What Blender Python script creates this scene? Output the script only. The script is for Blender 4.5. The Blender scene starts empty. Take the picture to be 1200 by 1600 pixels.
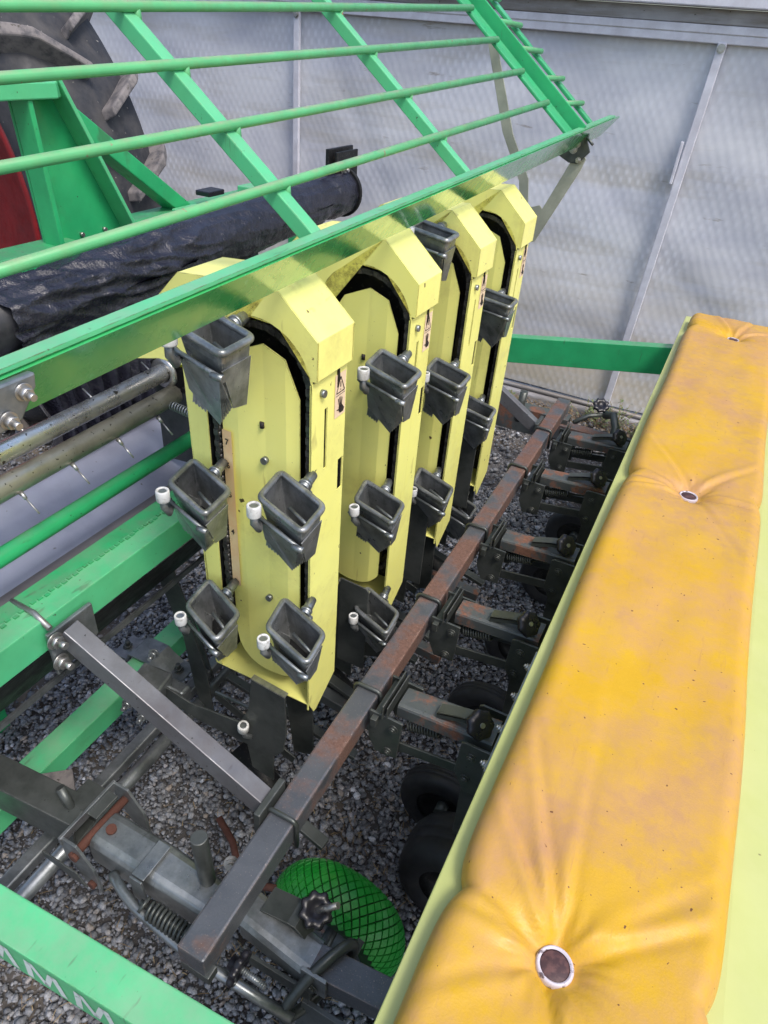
import bpy, bmesh, math, random
import numpy as np
from mathutils import Vector, Matrix, Euler
R = math.radians
random.seed(7)
S = bpy.context.scene
COL = S.collection

# ------------------------------------------------------------------ camera
cd = bpy.data.cameras.new('camera'); cam = bpy.data.objects.new('camera', cd); COL.objects.link(cam)
right = Vector((0.89003, 0.45039, 0.07062)); down = Vector((0.31111, -0.48683, -0.81622)); fwd = Vector((-0.33324, 0.74843, -0.57341))
m = Matrix((right, -down, -fwd)).transposed().to_4x4(); m.translation = Vector((0, 0, 1.6))
cam.matrix_world = m
cd.sensor_fit = 'VERTICAL'; cd.sensor_height = 36; cd.lens = 36 * 1071 / 1600
cd.clip_start = 0.02; cd.clip_end = 500
S.camera = cam
# ------------------------------------------------------------------ light
W = bpy.data.worlds.new('World'); S.world = W; W.use_nodes = True
nt = W.node_tree; sky = nt.nodes.new('ShaderNodeTexSky'); sky.sky_type = 'NISHITA'; sky.sun_disc = False
SUN_EL, SUN_AZ = R(58), R(118)      # azimuth measured from +Y clockwise (towards +X)
sky.sun_elevation = SUN_EL; sky.sun_rotation = SUN_AZ; sky.air_density = 1.0; sky.dust_density = 3.0; sky.ozone_density = 1.0
bg = nt.nodes['Background']; bg.inputs[1].default_value = 0.15; nt.links.new(sky.outputs[0], bg.inputs[0])
sl = bpy.data.lights.new('sun', 'SUN'); sl.energy = 1.35; sl.angle = R(14); sl.color = (1, 0.96, 0.9)
sun = bpy.data.objects.new('sun', sl); COL.objects.link(sun)
sd = Vector((math.sin(SUN_AZ) * math.cos(SUN_EL), math.cos(SUN_AZ) * math.cos(SUN_EL), math.sin(SUN_EL)))
sun.rotation_euler = sd.to_track_quat('Z', 'Y').to_euler(); sun.location = sd * 5
S.view_settings.view_transform = 'Standard'; S.view_settings.look = 'None'; S.view_settings.gamma = 1
S.view_settings.exposure = 0.70

# ------------------------------------------------------------------ materials
def mat(name, base, rough=0.5, metal=0.0, mix=None, spots=None, rust=None, wear=None, bump=0.0, bscale=200, coat=0.0, streak=None, spec=0.5, vary=0.12, dust=None, grime=None):
    """mix=(col,scale,lo,hi) broad patches; spots=(col,scale,thr) specks; rust=(col,scale,lo,hi); wear=(col,radius) rubbed edges"""
    M = bpy.data.materials.new(name); M.use_nodes = True
    n = M.node_tree.nodes; L = M.node_tree.links; b = n['Principled BSDF']
    tc = n.new('ShaderNodeTexCoord'); geo = n.new('ShaderNodeNewGeometry')
    P = geo.outputs['Position']
    def noise(scale, detail=6, rough_=0.6, vec=P, stretch=None):
        if stretch:
            mp = n.new('ShaderNodeMapping'); mp.inputs['Scale'].default_value = stretch; L.new(vec, mp.inputs[0]); vec = mp.outputs[0]
        t = n.new('ShaderNodeTexNoise'); t.inputs['Scale'].default_value = scale; t.inputs['Detail'].default_value = detail
        t.inputs['Roughness'].default_value = rough_; L.new(vec, t.inputs['Vector']); return t.outputs[0]
    def ramp(src, lo, hi):
        r = n.new('ShaderNodeMapRange'); r.inputs[1].default_value = lo; r.inputs[2].default_value = hi; L.new(src, r.inputs[0]); return r.outputs[0]
    def mx(fac, a, c, mode='MIX'):
        x = n.new('ShaderNodeMix'); x.data_type = 'RGBA'; x.blend_type = mode
        L.new(fac, x.inputs[0]) if not isinstance(fac, float) else setattr(x.inputs[0], 'default_value', fac)
        for s, v in ((6, a), (7, c)):
            if isinstance(v, (tuple, list)): x.inputs[s].default_value = (*v[:3], 1)
            else: L.new(v, x.inputs[s])
        return x.outputs[2]
    def mul(a, k):
        x = n.new('ShaderNodeMath'); x.operation = 'MULTIPLY'; L.new(a, x.inputs[0])
        if isinstance(k, float): x.inputs[1].default_value = k
        else: L.new(k, x.inputs[1])
        return x.outputs[0]
    c = mx(ramp(noise(14), 0.3, 0.7), tuple(v * (1 - vary) for v in base), tuple(min(1, v * (1 + vary)) for v in base))
    rr = None
    if mix: c = mx(ramp(noise(mix[1], 8, 0.65, stretch=mix[4] if len(mix) > 4 else None), mix[2], mix[3]), c, mix[0])
    if streak: c = mx(mul(ramp(noise(streak[1], 5, 0.6, stretch=(1, 1, 0.08)), streak[2], streak[3]), streak[4]), c, streak[0])
    if rust:
        f = ramp(noise(rust[1], 10, 0.72), rust[2], rust[3])
        rc = mx(ramp(noise(170, 4, 0.7), 0.35, 0.7), tuple(v * 0.55 for v in rust[0]), rust[0])
        c = mx(f, c, rc); rr = f
    if spots:
        v = n.new('ShaderNodeTexNoise'); v.inputs['Scale'].default_value = spots[1]; v.inputs['Detail'].default_value = 3; L.new(P, v.inputs['Vector'])
        c = mx(ramp(v.outputs[0], spots[2], spots[2] + 0.03), c, spots[0])
    if grime:
        c = mx(mul(ramp(noise(grime[1], 10, 0.75), grime[2], grime[3]), grime[4]), c, grime[0])
        c = mx(mul(ramp(noise(150, 4, 0.65), 0.70, 0.73), 0.7), c, tuple(v * .35 for v in grime[0]))
        c = mx(mul(ramp(noise(60, 3, 0.6, stretch=(1, .25, .12)), 0.66, 0.72), 0.45), c, tuple(v * .7 for v in grime[0]))
    if dust:
        sn = n.new('ShaderNodeSeparateXYZ'); L.new(geo.outputs['Normal'], sn.inputs[0])
        c = mx(mul(mul(ramp(sn.outputs[2], dust[2], .98), ramp(noise(22, 8, 0.7), .34, .64)), dust[1]), c, dust[0])
    if wear:
        bv = n.new('ShaderNodeBevel'); bv.samples = 4; bv.inputs['Radius'].default_value = wear[1]
        d = n.new('ShaderNodeVectorMath'); d.operation = 'DOT_PRODUCT'; L.new(bv.outputs[0], d.inputs[0]); L.new(geo.outputs['Normal'], d.inputs[1])
        e = ramp(d.outputs['Value'], 0.985, 0.86)
        e = mul(e, ramp(noise(45, 6, 0.7), 0.42, 0.6))
        c = mx(e, c, wear[0])
    L.new(c, b.inputs['Base Color'])
    b.inputs['Roughness'].default_value = rough; b.inputs['Metallic'].default_value = metal
    rg = n.new('ShaderNodeMapRange'); rg.inputs[1].default_value = 0.3; rg.inputs[2].default_value = 0.7
    rg.inputs[3].default_value = max(0.04, rough - 0.1); rg.inputs[4].default_value = min(1, rough + 0.14)
    L.new(noise(30), rg.inputs[0]); L.new(rg.outputs[0], b.inputs['Roughness'])
    if rr is not None and metal > 0:
        q = n.new('ShaderNodeMath'); q.operation = 'MULTIPLY_ADD'; L.new(rr, q.inputs[0]); q.inputs[1].default_value = -metal; q.inputs[2].default_value = metal
        L.new(q.outputs[0], b.inputs['Metallic'])
        w = n.new('ShaderNodeMix'); w.data_type = 'FLOAT'; L.new(rr, w.inputs[0]); L.new(rg.outputs[0], w.inputs[2]); w.inputs[3].default_value = 0.85
        L.new(w.outputs[0], b.inputs['Roughness'])
    b.inputs['Coat Weight'].default_value = coat; b.inputs['Coat Roughness'].default_value = 0.12
    b.inputs['Specular IOR Level'].default_value = spec
    if bump:
        bp = n.new('ShaderNodeBump'); bp.inputs['Strength'].default_value = min(1, bump); bp.inputs['Distance'].default_value = 0.002
        L.new(noise(bscale, 6, 0.6), bp.inputs['Height']); L.new(bp.outputs[0], b.inputs['Normal'])
    return M
M = {}
GR = (0.028, 0.40, 0.145)
M['green'] = mat('green_paint', GR, 0.38, spots=((0.03, 0.06, 0.03), 90, 0.71), wear=((0.10, 0.035, 0.015), 0.0018), coat=0.25, bump=0.1, bscale=18, dust=((.20,.22,.17),.45,.6), grime=((0.08,0.08,0.05),9,.55,.75,.3))
M['green_skylit'] = mat('green_paint_skylit', (0.095, 0.49, 0.215), 0.4, spots=((0.05, 0.12, 0.05), 120, 0.72), wear=((0.14, 0.05, 0.02), 0.002), coat=0.2, mix=((0.085, 0.54, 0.24), 9, 0.45, 0.7), dust=((.30,.36,.26),.4,.6), bump=0.1, bscale=18, grime=((0.08,0.09,0.05),8,.58,.78,.3))  # same green paint, lighter and mintier: sky light put into the colour
M['green_plate'] = mat('green_plate_paint', (0.04, 0.38, 0.12), 0.22, spots=((0.10, 0.5, 0.2), 75, 0.69), coat=0.9, mix=((0.05, 0.42, 0.10), 6, 0.4, 0.7))
M['green_bar'] = mat('green_round_bar_paint', (0.10, 0.43, 0.165), 0.45, mix=((0.13, 0.36, 0.14), 30, 0.48, 0.75), spots=((0.26, 0.17, 0.10), 70, 0.70), coat=0.1, dust=((.36,.30,.22),.75,.45))
M['yellow'] = mat('yellow_paint', (0.94, 0.91, 0.27), 0.42, spots=((0.10, 0.06, 0.02), 55, 0.72), wear=((0.14, 0.08, 0.025), 0.0014), coat=0.2, mix=((0.90, 0.86, 0.23), 7, 0.45, 0.75), streak=((0.55, 0.45, 0.08), 22, 0.62, 0.8, 0.5), vary=0.05, bump=0.12, bscale=14, grime=((0.42,0.34,0.12),6,.52,.72,.35))
M['galv'] = mat('galvanised_steel', (0.34, 0.36, 0.37), 0.36, 0.75, mix=((0.20, 0.22, 0.225), 18, 0.4, 0.62), spots=((0.5, 0.5, 0.46), 240, 0.72), bump=0.12, bscale=90, wear=((0.5, 0.5, 0.49), 0.0007), grime=((0.10,0.095,0.085),12,.48,.7,.5))
M['khaki_steel'] = mat('khaki_passivated_steel', (0.42, 0.43, 0.34), 0.45, 0.25, mix=((0.33, 0.34, 0.27), 12, 0.4, 0.65), bump=0.1)
M['steel_mid'] = mat('worn_grey_steel', (0.20, 0.205, 0.22), 0.42, 0.45, mix=((0.15, 0.145, 0.155), 10, 0.4, 0.65), spots=((0.05, 0.05, 0.05), 130, 0.70), bump=0.12, bscale=90, wear=((0.42, 0.40, 0.40), 0.0016), grime=((0.10,0.085,0.08),8,.5,.75,.5))
M['galv_dark'] = mat('dull_dark_steel', (0.11, 0.12, 0.115), 0.4, 0.55, mix=((0.06, 0.068, 0.064), 14, 0.4, 0.65), spots=((0.02, 0.02, 0.02), 150, 0.72), bump=0.1, bscale=90, wear=((0.35, 0.34, 0.31), 0.0014))
M['cup'] = mat('cup_steel', (0.34, 0.35, 0.355), 0.33, 0.6, mix=((0.17, 0.18, 0.175), 25, 0.38, 0.62), spots=((0.5, 0.48, 0.42), 260, 0.70), rust=((0.16, 0.09, 0.05), 50, 0.68, 0.8), bump=0.15, bscale=120, wear=((0.55, 0.55, 0.53), 0.0012))
M['zinc'] = mat('bright_zinc', (0.55, 0.54, 0.52), 0.33, 0.85, mix=((0.34, 0.33, 0.31), 60, 0.4, 0.65))
M['rusty'] = mat('rusty_square_tube', (0.12, 0.13, 0.148), 0.40, 0.45, rust=((0.20, 0.108, 0.083), 5.5, 0.42, 0.54), spots=((0.33, 0.27, 0.25), 420, 0.665), bump=0.3, bscale=260, wear=((0.45, 0.33, 0.27), 0.003))
def bare_end(m_, y0, y1):
    n = m_.node_tree.nodes; L = m_.node_tree.links
    g_ = n.new('ShaderNodeNewGeometry'); sp = n.new('ShaderNodeSeparateXYZ'); L.new(g_.outputs['Position'], sp.inputs[0])
    r = n.new('ShaderNodeMapRange'); r.inputs[1].default_value = y0; r.inputs[2].default_value = y1; r.inputs[3].default_value = -.16; r.inputs[4].default_value = .03; L.new(sp.outputs[1], r.inputs[0])
    def M2(op, a_, b_):
        q_ = n.new('ShaderNodeMath'); q_.operation = op
        for k_, v_ in ((0, a_), (1, b_)):
            if isinstance(v_, float): q_.inputs[k_].default_value = v_
            else: L.new(v_, q_.inputs[k_])
        return q_.outputs[0]
    cw = M2('COSINE', M2('MULTIPLY', M2('ADD', sp.outputs[1], -.785), 2 * math.pi / .316), 0.0)
    cw = M2('POWER', M2('MULTIPLY', M2('ADD', cw, 1.0), .5), 7.0)
    r = r.outputs[0]; r = M2('ADD', r, M2('MULTIPLY', cw, -.13))
    for nd in list(n):
        if nd.type == 'MAP_RANGE' and abs(nd.inputs[1].default_value - .42) < 1e-4 and abs(nd.inputs[2].default_value - .54) < 1e-4:
            src = nd.inputs[0].links[0].from_socket; a = n.new('ShaderNodeMath'); a.operation = 'ADD'; L.new(src, a.inputs[0]); L.new(r, a.inputs[1]); L.new(a.outputs[0], nd.inputs[0])
bare_end(M['rusty'], .36, .78)
M['rusty_dark'] = mat('dark_tube_with_rust', (0.11, 0.122, 0.125), 0.42, 0.4, rust=((0.25, 0.115, 0.075), 11, 0.51, 0.58), spots=((0.02, 0.02, 0.02), 140, 0.7), bump=0.2, bscale=200, wear=((0.4, 0.37, 0.34), 0.0018))
M['rust'] = mat('rust', (0.11, 0.042, 0.028), 0.85, 0.0, mix=((0.08, 0.03, 0.02), 40, 0.4, 0.6), bump=0.4, bscale=220)
M['chrome'] = mat('polished_shaft', (0.82, 0.81, 0.79), 0.27, 0.9, spots=((0.12, 0.10, 0.07), 95, 0.66), mix=((0.52, 0.50, 0.44), 12, 0.5, 0.75))
M['shaft_dull'] = mat('dull_tube', (0.50, 0.48, 0.41), 0.38, 0.75, spots=((0.10, 0.09, 0.07), 120, 0.66), mix=((0.30, 0.29, 0.24), 14, 0.45, 0.7), bump=0.1)
M['black_metal'] = mat('black_greasy_metal_and_shade', (0.012, 0.012, 0.013), 0.5, 0.2, spots=((0.05, 0.045, 0.04), 160, 0.62), bump=0.3, bscale=180)  # also colours the black sheets that stand for shade inside the elevators
M['chain'] = mat('greasy_chain_steel', (0.10, 0.095, 0.09), 0.3, 0.5, mix=((0.03, 0.03, 0.03), 60, 0.4, 0.6))
M['black_plastic'] = mat('black_moulded_plastic', (0.014, 0.013, 0.018), 0.32, spots=((0.05, 0.05, 0.055), 200, 0.68))
M['rubber'] = mat('black_rubber', (0.018, 0.018, 0.021), 0.55, mix=((0.035, 0.034, 0.033), 14, 0.45, 0.7), bump=0.2, bscale=120)
M['tractor_rubber'] = mat('dusty_tractor_rubber', (0.024, 0.026, 0.033), 0.68, mix=((0.07, 0.066, 0.066), 9, 0.42, 0.68), spots=((0.3, 0.28, 0.25), 70, 0.70), bump=0.4, bscale=80)
M['lug_rubber'] = mat('pale_worn_lug_rubber', (0.20, 0.18, 0.175), 0.8, mix=((0.09, 0.085, 0.09), 26, 0.45, 0.62), spots=((0.08, 0.07, 0.06), 70, 0.67), bump=0.5, bscale=90)
M['green_rubber'] = mat('green_sprayed_rubber', (0.010, 0.27, 0.028), 0.42, mix=((0.05, 0.35, 0.06), 16, 0.42, 0.66), bump=0.1, coat=0.1)
M['green_groove'] = mat('dark_green_groove_rubber', (0.003, 0.05, 0.006), 0.7, mix=((0.01, 0.02, 0.01), 30, 0.42, 0.62))
M['film_black'] = mat('black_plastic_film', (0.018, 0.018, 0.030), 0.2, mix=((0.03, 0.03, 0.045), 20, 0.45, 0.7), spots=((0.10, 0.09, 0.08), 120, 0.72), bump=1.0, bscale=34, spec=0.6)
for nd_ in M['film_black'].node_tree.nodes:
    if nd_.type == 'BUMP': nd_.inputs['Distance'].default_value = .008
M['pipe_black'] = mat('black_plastic_pipe', (0.02, 0.021, 0.027), 0.38, mix=((0.045, 0.045, 0.05), 24, 0.45, 0.7), spots=((0.16, 0.14, 0.12), 150, 0.74), bump=0.1)
M['white_plastic'] = mat('white_nylon', (0.66, 0.66, 0.64), 0.45, mix=((0.36, 0.35, 0.32), 70, 0.5, 0.66))
M['drum'] = mat('blue_grey_sheet', (0.30, 0.32, 0.42), 0.45, 0.15, mix=((0.38, 0.40, 0.50), 5, 0.4, 0.7), spots=((0.16, 0.15, 0.15), 70, 0.715))
M['apron'] = mat('brownish_grey_sheet', (0.17, 0.155, 0.155), 0.45, 0.15, mix=((0.22, 0.205, 0.21), 6, 0.4, 0.7), spots=((0.32, 0.3, 0.28), 80, 0.735))
M['tank'] = mat('pale_yellow_green_tank', (0.47, 0.51, 0.18), 0.38, spots=((0.10, 0.07, 0.03), 42, 0.735), mix=((0.50, 0.53, 0.22), 5, 0.4, 0.7), vary=0.04)
M['red'] = mat('red_wheel_paint', (0.24, 0.006, 0.008), 0.45, mix=((0.16, 0.006, 0.008), 9, 0.4, 0.7), spots=((0.35, 0.12, 0.1), 60, 0.73))
M['sticker'] = mat('cream_sticker', (0.86, 0.66, 0.45), 0.5, vary=0.04)
M['ruler'] = mat('orange_cream_scale', (0.84, 0.55, 0.28), 0.5, mix=((0.86, 0.66, 0.36), 30, 0.4, 0.7), vary=0.04)
M['ink'] = mat('black_ink', (0.02, 0.015, 0.015), 0.6)
M['white_print'] = mat('white_lettering', (0.62, 0.70, 0.68), 0.5, mix=((0.2, 0.4, 0.3), 90, 0.6, 0.7))
M['white_seal'] = mat('worn_white_ring', (0.55, 0.50, 0.55), 0.45, mix=((0.12, 0.09, 0.10), 90, 0.56, 0.62))
M['button'] = mat('dark_brown_button', (0.05, 0.022, 0.024), 0.55, mix=((0.12, 0.055, 0.05), 90, 0.45, 0.6), bump=0.2)
M['alu'] = mat('greenhouse_aluminium', (0.68, 0.68, 0.74), 0.5, 0.1, mix=((0.56, 0.55, 0.60), 12, 0.4, 0.65))
M['alu_stain'] = mat('stained_aluminium', (0.33, 0.32, 0.33), 0.5, 0.35, mix=((0.19, 0.165, 0.14), 8, 0.42, 0.66, (0.3, 1, 2.5)), spots=((0.05, 0.04, 0.03), 60, 0.70))
M['weed'] = mat('dusty_weed', (0.16, 0.19, 0.10), 0.8, mix=((0.10, 0.14, 0.05), 40, 0.4, 0.6))
M['straw'] = mat('dry_straw', (0.33, 0.24, 0.12), 0.85, mix=((0.20, 0.13, 0.07), 40, 0.4, 0.6))

# vinyl
def vinyl():
    M_ = mat('yellow_vinyl', (0.60, 0.345, 0.012), 0.46, mix=((0.62, 0.375, 0.022), 5, 0.4, 0.7), vary=0.04, spec=0.35)
    n = M_.node_tree.nodes; L = M_.node_tree.links; b = n['Principled BSDF']
    src = b.inputs['Base Color'].links[0].from_socket
    g = n.new('ShaderNodeNewGeometry'); P = g.outputs['Position']
    def nz(s, d=8, r=.7, st=None):
        t = n.new('ShaderNodeTexNoise'); t.inputs['Scale'].default_value = s; t.inputs['Detail'].default_value = d; t.inputs['Roughness'].default_value = r
        if st:
            mp = n.new('ShaderNodeMapping'); mp.inputs['Scale'].default_value = st; L.new(P, mp.inputs[0]); L.new(mp.outputs[0], t.inputs[0])
        else: L.new(P, t.inputs[0])
        return t.outputs[0]
    def rp(s, a, c, o1=0., o2=1.):
        r = n.new('ShaderNodeMapRange'); r.inputs[1].default_value = a; r.inputs[2].default_value = c; r.inputs[3].default_value = o1; r.inputs[4].default_value = o2; L.new(s, r.inputs[0]); return r.outputs[0]
    def mth(op, a, c):
        x = n.new('ShaderNodeMath'); x.operation = op; L.new(a, x.inputs[0])
        if isinstance(c, float): x.inputs[1].default_value = c
        else: L.new(c, x.inputs[1])
        return x.outputs[0]
    def mx(f, a, c):
        x = n.new('ShaderNodeMix'); x.data_type = 'RGBA'; L.new(f, x.inputs[0]); L.new(a, x.inputs[6]); x.inputs[7].default_value = (*c, 1); return x.outputs[2]
    c = mx(mth('MULTIPLY', rp(nz(7, 10, .72), .42, .66), .75), src, (0.50, 0.27, 0.13))
    c = mx(mth('MULTIPLY', mth('MULTIPLY', rp(nz(3.2, 4, .6), .42, .60), rp(nz(38, 6, .7), .3, .75)), .8), c, (0.42, 0.23, 0.13))
    c = mx(rp(nz(110, 2, .5), .735, .75), c, (0.16, 0.07, 0.03))
    c = mx(mth('MULTIPLY', rp(nz(120, 4, .7, (1, .12, 1)), .60, .75), .35), c, (0.40, 0.20, 0.08))
    L.new(c, b.inputs['Base Color'])
    bp = n.new('ShaderNodeBump'); bp.inputs['Strength'].default_value = .25; bp.inputs['Distance'].default_value = .0012
    L.new(mth('ADD', nz(420, 2, .5), mth('MULTIPLY', nz(26, 5, .6), 3.)), bp.inputs['Height']); L.new(bp.outputs[0], b.inputs['Normal'])
    return M_
M['vinyl'] = vinyl()

# bubble film of the greenhouse
def film():
    m_ = bpy.data.materials.new('bubble_film'); m_.use_nodes = True; n = m_.node_tree.nodes; L = m_.node_tree.links; b = n['Principled BSDF']
    g = n.new('ShaderNodeNewGeometry'); P = g.outputs['Position']
    sep = n.new('ShaderNodeSeparateXYZ'); L.new(P, sep.inputs[0])
    def mth(op, a, c=None, d=None):
        x = n.new('ShaderNodeMath'); x.operation = op
        for i, v in enumerate((a, c, d)):
            if v is None: continue
            if isinstance(v, float): x.inputs[i].default_value = v
            else: L.new(v, x.inputs[i])
        return x.outputs[0]
    wob = n.new('ShaderNodeTexNoise'); wob.inputs['Scale'].default_value = 3; L.new(P, wob.inputs[0])
    w = mth('MULTIPLY', wob.outputs[0], .05)
    k = 2 * math.pi / 0.040
    X = mth('ADD', sep.outputs[0], w); Z = mth('ADD', sep.outputs[2], w)
    u = mth('MULTIPLY', mth('ADD', X, mth('MULTIPLY', Z, .577)), k); v = mth('MULTIPLY', mth('SUBTRACT', X, mth('MULTIPLY', Z, .577)), k)
    q = mth('MULTIPLY', mth('ADD', mth('SINE', u), mth('SINE', v)), .25)
    q = mth('ADD', q, .5)
    def nz(s, st, d=6, r=.6):
        t = n.new('ShaderNodeTexNoise'); t.inputs['Scale'].default_value = s; t.inputs['Detail'].default_value = d; t.inputs['Roughness'].default_value = r
        mp = n.new('ShaderNodeMapping'); mp.inputs['Scale'].default_value = st; L.new(P, mp.inputs[0]); L.new(mp.outputs[0], t.inputs[0]); return t.outputs[0]
    def rp(s, a, c, o1=0., o2=1.):
        r = n.new('ShaderNodeMapRange'); r.inputs[1].default_value = a; r.inputs[2].default_value = c; r.inputs[3].default_value = o1; r.inputs[4].default_value = o2; L.new(s, r.inputs[0]); return r.outputs[0]
    def mx(f, a, c):
        x = n.new('ShaderNodeMix'); x.data_type = 'RGBA'
        L.new(f, x.inputs[0])
        for s, vv in ((6, a), (7, c)):
            if isinstance(vv, tuple): x.inputs[s].default_value = (*vv, 1)
            else: L.new(vv, x.inputs[s])
        return x.outputs[2]
    c = mx(rp(nz(1.6, (1, 1, 2.2)), .35, .65), (0.49, 0.50, 0.56), (0.69, 0.695, 0.72))
    c = mx(mth('MULTIPLY', rp(nz(2.2, (.5, 1, 3)), .52, .68), .55), c, (0.42, 0.39, 0.33))
    low = rp(sep.outputs[2], .95, .1)
    c = mx(mth('MULTIPLY', mth('MULTIPLY', low, rp(nz(2.4, (.7, 1, 3)), .32, .58)), .9), c, (0.52, 0.46, 0.35))
    c = mx(mth('MULTIPLY', rp(nz(9, (.4, 1, 2.2), 8, .7), .63, .70), .6), c, (0.20, 0.15, 0.09))
    c = mx(mth('MULTIPLY', mth('MULTIPLY', rp(q, .45, .95), .36), rp(nz(2.7, (1, 1, 1.4)), .38, .66)), c, (0.84, 0.86, 0.93))
    L.new(c, b.inputs['Base Color']); b.inputs['Roughness'].default_value = .4; b.inputs['Specular IOR Level'].default_value = .4
    bp = n.new('ShaderNodeBump'); bp.inputs['Strength'].default_value = .22; bp.inputs['Distance'].default_value = .004
    L.new(q, bp.inputs['Height']); L.new(bp.outputs[0], b.inputs['Normal'])
    return m_
M['film'] = film()

def stone_mat():
    m_ = bpy.data.materials.new('crushed_stone'); m_.use_nodes = True; n = m_.node_tree.nodes; L = m_.node_tree.links; b = n['Principled BSDF']
    at = n.new('ShaderNodeAttribute'); at.attribute_name = 'tone'; at.attribute_type = 'GEOMETRY'
    r = n.new('ShaderNodeValToRGB'); e = r.color_ramp.elements
    e[0].position = 0; e[0].color = (0.08, 0.08, 0.09, 1); e[1].position = 1; e[1].color = (0.62, 0.62, 0.66, 1)
    for p, c in ((.35, (0.17, 0.172, 0.182, 1)), (.7, (0.31, 0.312, 0.33, 1)), (.88, (0.30, 0.25, 0.21, 1)), (.93, (0.42, 0.425, 0.47, 1))):
        x = e.new(p); x.color = c
    L.new(at.outputs['Fac'], r.inputs[0])
    t = n.new('ShaderNodeTexNoise'); t.inputs['Scale'].default_value = 260; t.inputs['Detail'].default_value = 5
    g = n.new('ShaderNodeNewGeometry'); L.new(g.outputs['Position'], t.inputs[0])
    mr = n.new('ShaderNodeMapRange'); mr.inputs[1].default_value = .3; mr.inputs[2].default_value = .7; mr.inputs[3].default_value = .65; mr.inputs[4].default_value = 1.3; L.new(t.outputs[0], mr.inputs[0])
    x = n.new('ShaderNodeMix'); x.data_type = 'RGBA'; x.blend_type = 'MULTIPLY'; x.inputs[0].default_value = 1; L.new(r.outputs[0], x.inputs[6]); L.new(mr.outputs[0], x.inputs[7])
    L.new(x.outputs[2], b.inputs['Base Color']); b.inputs['Roughness'].default_value = .75
    return m_
M['stone'] = stone_mat()
M['soil'] = mat('dark_gritty_soil', (0.085, 0.08, 0.08), 0.9, mix=((0.15, 0.12, 0.09), 6, 0.5, 0.68), spots=((0.24, 0.24, 0.26), 110, 0.6), bump=1.0, bscale=150)

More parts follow.
